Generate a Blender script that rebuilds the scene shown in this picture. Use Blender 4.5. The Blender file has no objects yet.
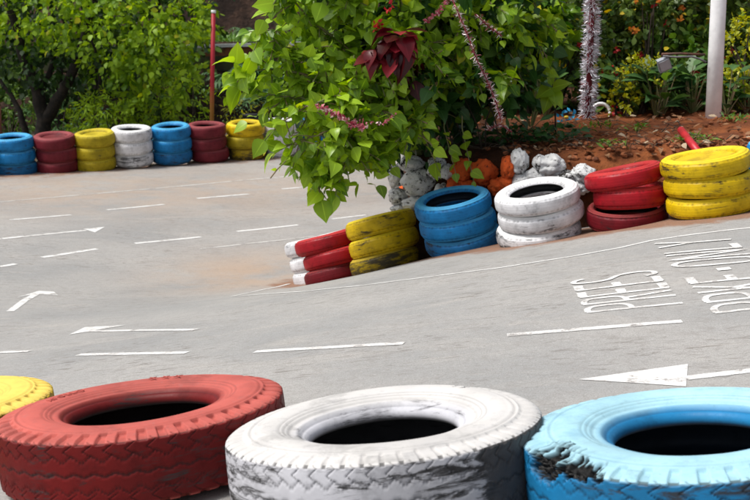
import bpy, math, random
import numpy as np
from mathutils import Vector, Matrix, noise as mnoise

random.seed(7); RNG = np.random.default_rng(7)
scn = bpy.context.scene
COL = scn.collection
R = math.radians

# ------------------------------------------------------------------ camera model
F = 1300.0; PITCH = math.atan(230/1300.0); CAMZ = 1.6
cp, sp = math.cos(PITCH), math.sin(PITCH)
def ray(u, v):
    a = (u-375)/F; b = (250-v)/F
    return np.array([a, cp+b*sp, -sp+b*cp])
def P(u, v, Y):
    """world point on the sight line of photo pixel (u, v) at distance Y ahead of the viewer"""
    d = ray(u, v); d = d*(Y/d[1])
    return np.array([d[0], d[1], d[2]+CAMZ])

# ------------------------------------------------------------------ helpers
def tag(o, label=None, cat=None, group=None, kind=None):
    if label: o['label'] = label
    if cat: o['category'] = cat
    if group: o['group'] = group
    if kind: o['kind'] = kind
    return o
def empty(name, loc=(0,0,0), label=None, cat=None, group=None):
    o = bpy.data.objects.new(name, None); COL.objects.link(o); o.location = loc
    o.empty_display_size = .1
    return tag(o, label, cat, group)
def link(name, me, parent=None):
    o = bpy.data.objects.new(name, me); COL.objects.link(o)
    if parent is not None: o.parent = parent
    return o
def mesh(name, V, faces, mat=None, smooth=True, attrs=None):
    """V (n,3); faces: (m,4)/(m,3) int array or list of tuples"""
    me = bpy.data.meshes.new(name)
    V = np.asarray(V, dtype=np.float32)
    if isinstance(faces, np.ndarray):
        m, k = faces.shape
        me.vertices.add(len(V)); me.vertices.foreach_set('co', V.ravel())
        me.loops.add(m*k); me.loops.foreach_set('vertex_index', faces.ravel().astype(np.int32))
        me.polygons.add(m); me.polygons.foreach_set('loop_start', np.arange(0, m*k, k, dtype=np.int32))
        me.update(calc_edges=True)
    else:
        me.from_pydata(V.tolist(), [], faces); me.update()
    me.polygons.foreach_set('use_smooth', np.full(len(me.polygons), smooth, dtype=bool))
    for k, arr in (attrs or {}).items():
        arr = np.asarray(arr, dtype=np.float32)
        if arr.ndim == 1:
            a = me.attributes.new(k, 'FLOAT', 'POINT'); a.data.foreach_set('value', arr)
        else:
            a = me.attributes.new(k, 'FLOAT_COLOR', 'POINT')
            if arr.shape[1] == 3: arr = np.concatenate([arr, np.ones((len(arr),1), np.float32)], 1)
            a.data.foreach_set('color', arr.ravel())
    if mat is not None: me.materials.append(mat)
    me.validate()
    return me
def grid_faces(nr, nc, wrap_c=False):
    r = np.arange(nr-1)[:, None]; c = np.arange(nc if wrap_c else nc-1)[None, :]
    c2 = (c+1) % nc
    return np.stack([r*nc+c+0*r, r*nc+c2+0*r, (r+1)*nc+c2, (r+1)*nc+c+0*r], -1).reshape(-1, 4)
class MB:
    """collects several solids into ONE mesh"""
    def __init__(s): s.V = []; s.Fc = []; s.n = 0
    def add(s, V, Fs):
        s.V.append(np.asarray(V, float)); s.Fc += [tuple(int(i)+s.n for i in f) for f in Fs]; s.n += len(V)
    def tube(s, pts, rad, n=10, cap=True):
        pts = [Vector(p) for p in pts]; k = len(pts)
        rads = rad if hasattr(rad, '__len__') else [rad]*k
        V = []; up = Vector((0.13, 0.31, 1)).normalized()
        prev = None
        for i, p in enumerate(pts):
            d = (pts[min(i+1, k-1)]-pts[max(i-1, 0)])
            d = d.normalized() if d.length > 1e-9 else Vector((0,0,1))
            if prev is None:
                a = d.orthogonal().normalized()
            else:
                a = (prev - d*prev.dot(d)); a = a.normalized() if a.length > 1e-6 else d.orthogonal().normalized()
            prev = a; b = d.cross(a)
            for j in range(n):
                t = 2*math.pi*j/n
                V.append(p + (a*math.cos(t)+b*math.sin(t))*rads[i])
        Fs = [tuple(f) for f in grid_faces(k, n, True)]
        if cap: Fs += [tuple(range(n))[::-1], tuple(range((k-1)*n, k*n))]
        s.add([tuple(v) for v in V], Fs)
    def box(s, c, size, M=None, taper=1.0):
        x, y, z = [q/2 for q in size]
        V = [Vector((sx*x*(taper if sz > 0 else 1), sy*y*(taper if sz > 0 else 1), sz*z)) for sz in (-1,1) for sy in (-1,1) for sx in (-1,1)]
        if M is not None: V = [M @ v for v in V]
        V = [v+Vector(c) for v in V]
        s.add([tuple(v) for v in V], [(0,2,3,1),(4,5,7,6),(0,1,5,4),(2,6,7,3),(0,4,6,2),(1,3,7,5)])
    def build(s, name, mat, parent=None, smooth=True, loc=None):
        V = np.concatenate(s.V)
        if loc is not None: V = V-np.asarray(loc)
        me = mesh(name, V, s.Fc, mat, smooth)
        o = link(name, me, parent)
        if loc is not None and parent is None: o.location = loc
        return o

# ------------------------------------------------------------------ node helpers
class NT:
    def __init__(s, name):
        s.m = bpy.data.materials.new(name); s.m.use_nodes = True
        s.t = s.m.node_tree; s.t.nodes.clear()
        s.out = s.t.nodes.new('ShaderNodeOutputMaterial')
    def n(s, typ, **kw):
        nd = s.t.nodes.new(typ)
        for k, v in kw.items():
            if k.startswith('i_'):
                key = k[2:]; key = int(key) if key.isdigit() else key.replace('_', ' ')
                nd.inputs[key].default_value = v
            else: setattr(nd, k, v)
        return nd
    def l(s, a, b): s.t.links.new(a, b)
    def sock(s, x, inp):
        if hasattr(x, 'links') or isinstance(x, bpy.types.NodeSocket): s.l(x, inp)
        else: inp.default_value = x
    def noise(s, vec, scale, detail=4, rough=.55, dist=0):
        nd = s.n('ShaderNodeTexNoise', i_Scale=scale, i_Detail=detail, i_Roughness=rough, i_Distortion=dist)
        if vec is not None: s.l(vec, nd.inputs['Vector'])
        return nd.outputs['Fac']
    def ramp(s, fac, a, b, lo=0., hi=1.):
        nd = s.n('ShaderNodeMapRange', interpolation_type='SMOOTHSTEP')
        s.sock(fac, nd.inputs[0]); nd.inputs[1].default_value = a; nd.inputs[2].default_value = b
        nd.inputs[3].default_value = lo; nd.inputs[4].default_value = hi
        return nd.outputs[0]
    def mix(s, fac, a, b, mode='MIX'):
        nd = s.n('ShaderNodeMix', data_type='RGBA', blend_type=mode, clamp_factor=True)
        s.sock(fac, nd.inputs[0])
        for x, i in ((a, 6), (b, 7)):
            if isinstance(x, tuple): x = (*x, 1) if len(x) == 3 else x
            s.sock(x, nd.inputs[i])
        return nd.outputs[2]
    def math(s, op, a, b=0.):
        nd = s.n('ShaderNodeMath', operation=op); s.sock(a, nd.inputs[0]); s.sock(b, nd.inputs[1]); return nd.outputs[0]
    def attr(s, name):
        return s.n('ShaderNodeAttribute', attribute_name=name)
    def coord(s, scale=(1,1,1), rand=True):
        tc = s.n('ShaderNodeTexCoord').outputs['Object']
        mp = s.n('ShaderNodeMapping'); mp.inputs['Scale'].default_value = scale; s.l(tc, mp.inputs['Vector'])
        if rand:
            oi = s.n('ShaderNodeObjectInfo'); m = s.n('ShaderNodeMath', operation='MULTIPLY'); s.l(oi.outputs['Random'], m.inputs[0]); m.inputs[1].default_value = 37.
            cx = s.n('ShaderNodeCombineXYZ'); s.l(m.outputs[0], cx.inputs[0]); s.l(m.outputs[0], cx.inputs[1])
            s.l(cx.outputs[0], mp.inputs['Location'])
        return mp.outputs[0]
    def bump(s, h, strength=.3, dist=.01):
        nd = s.n('ShaderNodeBump', i_Strength=strength, i_Distance=dist); s.l(h, nd.inputs['Height']); return nd.outputs[0]
    def bsdf(s, color, rough=.6, normal=None, spec=.4, **kw):
        b = s.n('ShaderNodeBsdfPrincipled')
        if isinstance(color, tuple): color = (*color, 1) if len(color) == 3 else color
        s.sock(color, b.inputs['Base Color']); s.sock(rough, b.inputs['Roughness'])
        b.inputs['Specular IOR Level'].default_value = spec
        if normal is not None: s.l(normal, b.inputs['Normal'])
        for k, v in kw.items(): s.sock(v, b.inputs[k.replace('_', ' ')])
        return b
    def done(s, b):
        s.l(b.outputs[0], s.out.inputs[0]); return s.m

def leaf_mat(name, dark, light, yellow=None, trans=.35, rough=.45, ycut=.9):
    t = NT(name)
    a = t.attr('tint'); sep = t.n('ShaderNodeSeparateColor'); t.l(a.outputs['Color'], sep.inputs[0])
    c = t.mix(sep.outputs[0], dark, light)
    if yellow: c = t.mix(t.ramp(sep.outputs[1], ycut, ycut+.05), c, yellow)
    # pale midrib, carried by the leaf's own cross coordinate
    c = t.mix(t.ramp(sep.outputs[2], .0, .12, .35, 0.), c, tuple(min(1, x*1.6+.02) for x in light))
    b = t.bsdf(c, rough, spec=.35)
    tr = t.n('ShaderNodeBsdfTranslucent')
    hs = t.n('ShaderNodeHueSaturation', i_Value=1.25, i_Saturation=1.1, i_Hue=.485); t.l(c, hs.inputs['Color']); t.l(hs.outputs[0], tr.inputs[0])
    mx = t.n('ShaderNodeMixShader'); mx.inputs[0].default_value = trans
    t.l(b.outputs[0], mx.inputs[1]); t.l(tr.outputs[0], mx.inputs[2]); t.l(mx.outputs[0], t.out.inputs[0])
    return t.m

def plain_mat(name, col, col2=None, scale=8, rough=.6, bump=.15, bs=40, spec=.35, metal=0., lo=.4, hi=.65):
    t = NT(name); v = t.coord()
    n1 = t.noise(v, scale, 5, .6)
    c = t.mix(t.ramp(n1, lo, hi), col, col2 if col2 else tuple(x*.7 for x in col))
    nb = t.noise(v, bs, 4)
    return t.done(t.bsdf(c, rough, t.bump(nb, bump, .01), spec, Metallic=metal))

# ------------------------------------------------------------------ terrain height
CTRL = []
def cpt(u, v, Y, dz=0): p = P(u, v, Y); CTRL.append((p[0], p[1], p[2]+dz))
NEAR = dict(red=(140,401,4.40), white=(383,419,3.92), blue=(692,425,3.66), yellow=(-80,402,4.85))
for k in NEAR: cpt(*NEAR[k], dz=-.245)
MID_BASE = dict(white_tail=(328,281,11.5), red_tail=(342,280,10.95), yellow_tail=(391,270,10.5), blue=(462,248,10.0),
                white=(543,240,9.45), red=(628,225,9.3), yellow=(711,212,9.0))
for k in MID_BASE: cpt(*MID_BASE[k])
cpt(20,172,19.5); cpt(250,158,21.0); cpt(330,152,21.6); cpt(-200,185,18.2)
for q in ((-12,5,-.45),(-14,20,-.75),(1.,18.5,-.66),(4,21,-.45),(8,10,.75),(8,4,.6),(0,-3,.15),(-6,1,-.3),(5,7,.42),(-7,11,-.6),(-3.2,14,-.72),(9,18,.5),(-2,8,-.36),(-4,28,-.6),(8,28,-.2)): CTRL.append(q)
CTRL = np.array(CTRL)
def _phi(r2): return np.where(r2 > 1e-12, .5*r2*np.log(np.maximum(r2, 1e-12)), 0)
_n = len(CTRL); _X = CTRL[:, :2]
_A = np.zeros((_n+3, _n+3)); _d2 = ((_X[:, None]-_X[None])**2).sum(-1)
_A[:_n, :_n] = _phi(_d2)+np.eye(_n)*.25; _A[:_n, _n] = 1; _A[:_n, _n+1:] = _X; _A[_n, :_n] = 1; _A[_n+1:, :_n] = _X.T
_W = np.linalg.solve(_A, np.concatenate([CTRL[:, 2], np.zeros(3)]))
def G(x, y):
    x = np.asarray(x, float); y = np.asarray(y, float)
    xc = np.clip(x, -14, 9); yc = np.clip(y, -4, 28)
    q = np.stack([xc.ravel(), yc.ravel()], -1)
    d2 = ((q[:, None]-_X[None])**2).sum(-1)
    z = _phi(d2) @ _W[:_n] + _W[_n] + q @ _W[_n+1:]
    return z.reshape(x.shape)
def g(x, y): return float(G(np.array([x]), np.array([y]))[0])
def gnormal(x, y, e=.15):
    return Vector((-(g(x+e, y)-g(x-e, y))/(2*e), -(g(x, y+e)-g(x, y-e))/(2*e), 1)).normalized()
def cast(u, v):
    """where the sight line of (u, v) meets the road"""
    ys = np.linspace(2.5, 34, 700); d = ray(u, v)
    xs = d[0]/d[1]*ys; zs = d[2]/d[1]*ys+CAMZ
    s = zs-G(xs, ys); i = int(np.argmax(s < 0)) if (s < 0).any() else len(ys)-1
    i = max(i, 1); t = s[i-1]/(s[i-1]-s[i]+1e-12); y = ys[i-1]+t*(ys[i]-ys[i-1])
    return Vector((d[0]/d[1]*y, y))

# ------------------------------------------------------------------ ground
def axis(*segs):
    out = []
    for a, b, n in segs: out += list(np.linspace(a, b, n, endpoint=False))
    out.append(segs[-1][1]); return np.array(out)
# the planted island: outline on the ground (counter-clockwise)
def island_front(x):    # y of the front edge
    return np.interp(x, [.05, .5, 1.1, 1.8, 2.6, 3.6, 9], [11.0, 10.65, 10.15, 9.92, 9.75, 9.65, 9.6])
ISL = [(.1, 11.05), (.5, 10.66), (1.1, 10.18), (1.8, 9.95), (2.6, 9.78), (3.6, 9.7), (9, 9.7), (12, 12), (12, 24), (5, 24), (.9, 21), (.35, 17), (.12, 13.5)]
xs = axis((-90,-14,16), (-14,-6,40), (-6,5,150), (5,12,40), (12,90,16))
ys = axis((-40,1.5,18), (1.5,14,170), (14,26,70), (26,120,20))
XX, YY = np.meshgrid(xs, ys); ZZ = G(XX, YY)
rough_z = np.array([mnoise.noise((x*1.3, y*1.3, 0))*.006+mnoise.noise((x*.4, y*.4, 7))*.02 for x, y in zip(XX.ravel(), YY.ravel())]).reshape(XX.shape)*0
ROW = [cast(u, v) for u, v in ((-260,190),(0,177),(60,173),(130,167),(190,163),(250,160),(330,154))]
MIDROW = [cast(u, v) for u, v in ((292,287),(345,282),(400,272),(462,256),(543,247),(628,234),(712,222),(800,212))]
def poly_dist(x, y, pl):
    d = np.full(x.shape, 1e9)
    for a, b in zip(pl[:-1], pl[1:]):
        ab = np.array(b)-np.array(a); t = np.clip(((x-a[0])*ab[0]+(y-a[1])*ab[1])/(ab@ab), 0, 1)
        d = np.minimum(d, np.hypot(x-a[0]-t*ab[0], y-a[1]-t*ab[1]))
    return d
MB_ = [P(*q)[:2] for q in MID_BASE.values()]+[P(803,200,8.9)[:2]]
dirt = np.clip(1.25-poly_dist(XX, YY, MB_)/.62, 0, 1)
dirt = np.maximum(dirt, .55*np.clip(1-poly_dist(XX, YY, ROW)/.9, 0, 1))
dust_c = cast(245, 275); dust = np.exp(-(((XX-dust_c.x)/.8)**2+((YY-dust_c.y)/1.2)**2))
dust2 = cast(130, 190); dust = np.maximum(dust, .7*np.exp(-(((XX-dust2.x)/4.)**2+((YY-dust2.y)/2.2)**2)))
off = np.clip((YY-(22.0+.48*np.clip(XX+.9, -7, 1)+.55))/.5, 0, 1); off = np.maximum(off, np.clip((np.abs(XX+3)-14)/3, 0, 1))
t = NT('worn_concrete'); v = t.coord(rand=False)
tc = t.n('ShaderNodeTexCoord').outputs['Object']
big = t.noise(v, .55, 5, .6); fine = t.noise(v, 26, 5, .7); grit = t.noise(v, 170, 3, .7)
c = t.mix(t.ramp(big, .36, .66), (.362,.352,.338), (.284,.286,.284))
swirl = t.n('ShaderNodeMapping'); swirl.inputs['Scale'].default_value = (.9, 3.2, 1); t.l(tc, swirl.inputs['Vector'])
sw = t.noise(swirl.outputs[0], 1.1, 6, .62, 1.1)
c = t.mix(t.ramp(sw, .5, .75, 0, .55), c, (.43,.405,.375))
c = t.mix(t.ramp(fine, .42, .75, 0, .4), c, (.22,.20,.19))
sc = t.n('ShaderNodeMapping'); sc.inputs['Scale'].default_value = (4.6, 17, 1); sc.inputs['Rotation'].default_value = (0,0,R(-6)); t.l(tc, sc.inputs['Vector'])
scr = t.noise(sc.outputs[0], 1.6, 7, .72, .6); patch = t.noise(v, .8, 3)
scrm = t.math('MULTIPLY', t.ramp(scr, .555, .62), t.ramp(patch, .38, .56))
c = t.mix(t.math('MULTIPLY', scrm, .62), c, (.12,.10,.085))
sc2 = t.n('ShaderNodeMapping'); sc2.inputs['Scale'].default_value = (5, 17, 1); sc2.inputs['Rotation'].default_value = (0,0,R(9)); t.l(tc, sc2.inputs['Vector'])
c = t.mix(t.ramp(t.noise(sc2.outputs[0], 1.3, 6, .7, .8), .62, .70, 0, .38), c, (.16,.14,.12))
vo = t.n('ShaderNodeTexVoronoi', i_Scale=95.); t.l(tc, vo.inputs['Vector']); c = t.mix(t.ramp(vo.outputs['Distance'], .12, .3, .3, 0), c, (.17,.16,.15))
du = t.attr('dust').outputs['Fac']; dn = t.math('MULTIPLY', du, t.ramp(t.noise(v, 1.7, 6, .65), .25, .62))
c = t.mix(t.math('MULTIPLY', dn, .8), c, (.42,.295,.205))
di = t.attr('dirt').outputs['Fac']; dd = t.ramp(t.math('ADD', di, t.math('MULTIPLY', t.math('SUBTRACT', t.noise(v, 5, 6, .7), .5), .9)), .3, .62)
c = t.mix(t.math('MULTIPLY', dd, .85), c, t.mix(t.noise(v, 14, 5), (.30,.125,.05), (.16,.07,.035)))
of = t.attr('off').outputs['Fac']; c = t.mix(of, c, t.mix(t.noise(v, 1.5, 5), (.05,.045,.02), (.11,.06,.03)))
c = t.mix(t.ramp(grit, .38, .56, .42, 0), c, (.12,.115,.11)); c = t.mix(t.ramp(t.noise(v, 55, 4, .75), .58, .72, 0, .45), c, (.50,.48,.45)); c = t.mix(t.ramp(t.noise(v, 7, 6, .75), .52, .7, 0, .38), c, (.20,.185,.17))
hb = t.math('ADD', t.math('MULTIPLY', scr, -.5), t.math('ADD', t.math('MULTIPLY', fine, .5), t.math('MULTIPLY', grit, .4)))
M_ROAD = t.done(t.bsdf(c, .82, t.bump(hb, .35, .012), .25))
V = np.stack([XX, YY, ZZ], -1).reshape(-1, 3)
gr = link('ground', mesh('ground', V, grid_faces(len(ys), len(xs)), M_ROAD, True, dict(dirt=dirt.ravel(), dust=dust.ravel(), off=off.ravel())))
tag(gr, 'worn grey concrete kart track sloping across the whole picture', kind='structure')

# ------------------------------------------------------------------ painted markings
t = NT('road_paint'); v = t.coord(rand=False)
w = t.noise(v, 9, 6, .7); w2 = t.noise(v, 70, 4, .7)
wear = t.ramp(t.math('ADD', w, t.math('MULTIPLY', w2, .35)), .66, .80)
c = t.mix(wear, (.66,.66,.65), (.42,.40,.385)); c = t.mix(t.ramp(t.noise(v, 120, 3, .7), .5, .66, 0, .55), c, (.40,.385,.37)); c = t.mix(t.ramp(t.noise(v, 2.2, 5, .7), .45, .7, 0, .5), c, (.45,.43,.41))
def paint_out(t, c, w, w2, k=.0):
    b = t.bsdf(c, .75, spec=.25); tr = t.n('ShaderNodeBsdfTransparent'); mx = t.n('ShaderNodeMixShader')
    e = t.math('ADD', t.attr('edge').outputs['Fac'], t.math('ADD', t.math('MULTIPLY', t.math('SUBTRACT', w, .5), .35), t.math('MULTIPLY', t.math('SUBTRACT', w2, .5), .8)))
    f = t.math('MULTIPLY', t.ramp(e, .12+k, .30+k), t.ramp(t.math('ADD', w, t.math('MULTIPLY', w2, .6)), 1.04-k*.5, .90-k*.5))
    t.l(f, mx.inputs[0]); t.l(tr.outputs[0], mx.inputs[1]); t.l(b.outputs[0], mx.inputs[2]); t.l(mx.outputs[0], t.out.inputs[0]); return t.m
M_PAINT = paint_out(t, c, w, w2)
t = NT('faded_road_paint'); v = t.coord(rand=False)
w = t.noise(v, 6, 6, .7); w2 = t.noise(v, 60, 4, .7)
c = t.mix(t.ramp(t.math('ADD', w, t.math('MULTIPLY', w2, .35)), .52, .78), (.62,.61,.59), (.42,.40,.38)); M_FADED = paint_out(t, c, w, w2, .12)
LIFT = .0025
def drape(V2, lift=LIFT):
    V2 = np.asarray(V2, float); return np.column_stack([V2, G(V2[:, 0], V2[:, 1])+lift])
def ribbon_mb(mb, pts, width, step=.08, lift=LIFT):
    pts = [Vector(p[:2]) for p in pts]; out = [pts[0]]
    for a, b in zip(pts[:-1], pts[1:]):
        k = max(1, int((b-a).length/step)); out += [a+(b-a)*(i/k) for i in range(1, k+1)]
    L = []
    for i, p in enumerate(out):
        d = (out[min(i+1, len(out)-1)]-out[max(i-1, 0)]).normalized(); nrm = Vector((-d.y, d.x))
        w = width*(1+.10*mnoise.noise((p.x*9, p.y*9, 3)))
        L += [p-nrm*w/2, p, p+nrm*w/2]
    V = drape([tuple(q) for q in L], lift); k = len(out)
    Fs = [(3*i+j, 3*i+j+1, 3*i+j+4, 3*i+j+3) for i in range(k-1) for j in (0, 1)]
    mb.add(V, Fs); mb.edge = getattr(mb, 'edge', [])+[0, 1, 0]*k
def poly_mb(mb, pts, n=6):
    """triangle fan patch of the road, subdivided to follow it"""
    a = Vector(pts[0])
    for b, c in zip(pts[1:-1], pts[2:]):
        b = Vector(b); c = Vector(c); V = []; idx = {}
        for i in range(n+1):
            for j in range(n+1-i):
                idx[i, j] = len(V); V.append(tuple(a+(b-a)*(i/n)+(c-a)*(j/n)))
        Fs = []
        for i in range(n):
            for j in range(n-i):
                Fs.append((idx[i, j], idx[i+1, j], idx[i, j+1]))
                if i+j < n-1: Fs.append((idx[i+1, j], idx[i+1, j+1], idx[i, j+1]))
        mb.add(drape(V), Fs); mb.edge = getattr(mb, 'edge', [])+[.55 if min(i, j, n-i-j) > 0 or True else 0 for (i, j) in idx]
def marking(mb, label, mat=M_PAINT):
    o = mb.build('road_marking', mat); at = o.data.attributes.new('edge', 'FLOAT', 'POINT'); at.data.foreach_set('value', np.array(mb.edge, np.float32)); tag(o, label, kind='structure'); return o
def line(px, width, label, mat=M_PAINT, lift=LIFT):
    mb = MB(); ribbon_mb(mb, [cast(*p) for p in px], width, lift=lift); return marking(mb, label, mat)
line([(231,297),(300,292),(360,286),(430,277),(500,268),(570,257),(620,248),(650,241),(690,235),(750,228),(860,214)], .04, 'thin white edge line along the foot of the island tyres')
line([(233,296.5),(262,290),(289,284)], .05, 'short white line running from the island tip to the tyres')
for i, (a, b) in enumerate((((-40,354),(30,351.5)), ((78,355),(187,353)), ((255,352),(404,343.5)), ((507,335.5),(682,321.5)))):
    line([a, ((a[0]+b[0])/2, (a[1]+b[1])/2), b], .075, 'white lane dash in front of the near tyres, number %d from the left' % (i+1))
for i, (a, b) in enumerate((((10,220),(71,215)), ((107,210),(164,204.5)), ((197,198.5),(249,194)), ((282,189),(318,186)))):
    line([a, b], .085, 'white lane dash on the far lane, number %d from the left' % (i+1))
for i, (a, b) in enumerate((((-30,272),(16,264)), ((42,257.5),(97,249)), ((135,243.5),(201,237)), ((237,231.5),(298,225)), ((332,219),(366,215)))):
    line([a, b], .085, 'white lane dash across the middle of the track, number %d from the left' % (i+1))
line([(-60,206),(0,202),(80,195),(160,188),(240,180.5),(330,172.5)], .06, 'faded white edge line in front of the far tyre row', M_FADED)
line([(200,249),(250,243.5),(292,239),(330,234)], .05, 'faded thin white line behind the island tip', M_FADED)
# arrows
mb = MB(); ribbon_mb(mb, [cast(-40,243), cast(0,239), cast(86,230.5)], .085); poly_mb(mb, [cast(105,227), cast(83,229), cast(95,232.5)]); marking(mb, 'white lane arrow at the left edge of the track')
mb = MB(); ribbon_mb(mb, [cast(10,311.5), cast(24,301), cast(37,293.5)], .085); poly_mb(mb, [cast(39,291), cast(17,297.5), cast(35,294.3), cast(58,295.3), cast(54,292)]); marking(mb, 'white bent arrow with two barbs')
mb = MB(); ribbon_mb(mb, [cast(84,331.5), cast(140,330.5), cast(196,330)], .07); poly_mb(mb, [cast(69,335), cast(92,330.5), cast(126,325.3), cast(85,327.5)]); marking(mb, 'white half headed arrow pointing left')
mb = MB(); ribbon_mb(mb, [cast(686,378.5), cast(760,370), cast(840,361)], .075); poly_mb(mb, [cast(578,380), cast(686,387), cast(688,364.5)], 10); marking(mb, 'large white arrow with solid head pointing left')
# lettering: strokes in letter space (s along the word, t up the letter)
LET = {'P': [[(.12,0),(.12,1)], [(.12,.98),(.6,.97),(.88,.88),(.88,.64),(.6,.54),(.12,.52)]],
 'R': [[(.12,0),(.12,1)], [(.12,.98),(.6,.97),(.88,.88),(.88,.64),(.6,.54),(.12,.52)], [(.5,.52),(.92,0)]],
 'E': [[(.15,0),(.15,1)], [(.15,.96),(.95,.96)], [(.15,.52),(.8,.52)], [(.15,.04),(.95,.04)]],
 'S': [[(.08,.14),(.3,.02),(.7,.03),(.92,.2),(.8,.42),(.25,.58),(.1,.78),(.3,.97),(.7,.97),(.92,.85)]],
 'K': [[(.12,0),(.12,1)], [(.9,1),(.15,.45)], [(.35,.6),(.92,0)]],
 'O': [[(.5,0),(.15,.12),(.08,.5),(.15,.88),(.5,1),(.85,.88),(.92,.5),(.85,.12),(.5,0)]],
 'N': [[(.1,0),(.1,1),(.9,0),(.9,1)]], 'L': [[(.12,1),(.12,0)], [(.12,.05),(.9,.05)]],
 'Y': [[(.05,1),(.5,.52),(.5,0)], [(.95,1),(.5,.52)]], '.': [[(.5,.42),(.5,.58)]]}
def sp2(p):
    K = np.array([tuple(q) for q in p]); out = []
    for i in range(len(K)-1):
        a, b, c, d = K[max(i-1, 0)], K[i], K[i+1], K[min(i+2, len(K)-1)]
        for j in range(6):
            u = j/6; out.append(Vector(.5*((2*b)+(c-a)*u+(2*a-5*b+4*c-d)*u*u+(3*b-a-3*c+d)*u**3)))
    return out+[Vector(K[-1])]
def lettering(text, q0t, q0b, q1t, q1b, label, w=.06):
    """q0: first letter's top and base corner, q1: last letter's"""
    A, B, C, D = cast(*q0t), cast(*q0b), cast(*q1t), cast(*q1b); n = len(text); mb = MB()
    k = 0
    for i, ch in enumerate(text):
        for st in LET[ch]:
            pts = []
            for s, tt in st:
                S = (i+.06+.84*s)/n; base = B+(D-B)*S; top = A+(C-A)*S; pts.append(base+(top-base)*tt)
            if len(st) > 4 and ch in 'PRSO': pts = sp2(pts)
            ww = w*(1.9 if ch == '.' else 1)
            if ch in 'EL' and len(st) == 2 and abs(st[0][1]-st[1][1]) < .01: ww = w*1.55
            ribbon_mb(mb, pts, ww, .04, LIFT+.00015*k); k += 1
    return marking(mb, label)
lettering('PREES', (587,314), (684,304.5), (571,280.5), (652,269.5), 'white road lettering PREES painted sideways on the track', .042)
lettering('PRKE.ONLY', (716,315), (818,304), (654,243.5), (727,237), 'white road lettering PRKE ONLY painted sideways at the right edge', .044)

# ------------------------------------------------------------------ tyres
def paint_mat(name, col, pale, wear=.35, rough=.42, near=False):
    t = NT(name); v = t.coord()
    side = t.attr('side').outputs['Fac']; cav = t.attr('cav').outputs['Fac']; tear = t.attr('tear').outputs['Fac']
    big = t.noise(v, 2.2 if near else 4.5, 5, .6); mid = t.noise(v, 11 if near else 16, 6, .68); fine = t.noise(v, 70, 5, .7)
    c = t.mix(t.ramp(big, .3, .7), col, tuple(x*.62 for x in col)); c = t.mix(t.ramp(mid, .5, .7, 0, .45), c, tuple(x*.3 for x in col))
    pl = t.mix(t.ramp(big, .35, .7), pale, tuple(x*.80 for x in pale)); pl = t.mix(t.ramp(t.noise(v, 34, 6, .75), .52, .70, 0, .5), pl, tuple(.55*x+.06 for x in pale))
    c = t.mix(t.math('MULTIPLY', side, t.ramp(mid, .15, .6, .7, 1.)), c, pl)
    # streaky wear down to the rubber, along the band
    st = t.n('ShaderNodeMapping'); st.inputs['Scale'].default_value = (1, 1, 5.5); t.l(v, st.inputs['Vector'])
    strk = t.noise(st.outputs[0], 5 if near else 7, 7, .72, .5)
    bw = t.math('ADD', strk, t.math('MULTIPLY', t.math('SUBTRACT', big, .5), .55))
    wm = t.math('MULTIPLY', t.ramp(bw, .70-.28*wear, .80-.22*wear), t.math('SUBTRACT', 1., t.math('MULTIPLY', side, .75)))
    c = t.mix(t.math('MULTIPLY', wm, .88), c, (.018,.017,.017))
    c = t.mix(t.ramp(fine, .60, .72, 0, .28), c, tuple(x*.35 for x in col))
    c = t.mix(t.math('MULTIPLY', t.attr('line').outputs['Fac'], t.ramp(mid, .35, .6, .2, .8)), c, tuple(min(1, x*1.05+.02) for x in pale))
    # grime in the grooves, road dust low down
    c = t.mix(t.math('MULTIPLY', cav, .82), c, (.014,.013,.013))
    bare = t.ramp(t.math('ADD', t.attr('bare').outputs['Fac'], t.math('MULTIPLY', t.math('SUBTRACT', strk, .5), 1.5)), .42, .62)
    c = t.mix(t.math('MULTIPLY', bare, .93), c, t.mix(mid, (.012,.011,.011), (.05,.048,.048)))
    c = t.mix(tear, c, t.mix(t.ramp(fine, .5, .7), (.004,.004,.004), (.022,.020,.019)))
    inn = t.attr('inner').outputs['Fac']
    c = t.mix(t.math('MULTIPLY', inn, .93), c, (.012,.012,.013))
    h = t.math('ADD', t.math('MULTIPLY', mid, .5), t.math('MULTIPLY', fine, .35))
    rg = t.math('ADD', t.ramp(mid, .3, .7, rough, rough+.25), t.math('MULTIPLY', side, .15))
    return t.done(t.bsdf(c, rg, t.bump(h, .28, .006), .22))
PAL = dict(red=((.36,.006,.014), (.44,.03,.03)), yellow=((.70,.47,.004), (.72,.54,.02)), white=((.74,.74,.77), (.82,.82,.82)), blue=((.010,.21,.53), (.07,.36,.64)))
MAT = {}
for k, (a, b) in PAL.items():
    MAT[k] = paint_mat(k+'_tyre_paint', a, b, {'red': .2, 'yellow': .5, 'white': .42, 'blue': .38}[k], .38)
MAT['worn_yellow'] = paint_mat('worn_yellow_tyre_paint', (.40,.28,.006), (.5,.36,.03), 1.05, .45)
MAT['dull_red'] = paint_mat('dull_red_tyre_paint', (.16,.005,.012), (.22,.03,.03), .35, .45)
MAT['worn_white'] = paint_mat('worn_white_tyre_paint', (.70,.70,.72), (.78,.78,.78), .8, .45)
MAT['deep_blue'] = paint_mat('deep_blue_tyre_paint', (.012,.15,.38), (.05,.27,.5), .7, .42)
MAT['far_red'] = paint_mat('far_red_tyre_paint', (.17,.016,.026), (.27,.06,.065), .1, .5)
MAT['far_yellow'] = paint_mat('far_yellow_tyre_paint', (.44,.34,.012), (.55,.44,.03), .35, .5)
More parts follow.
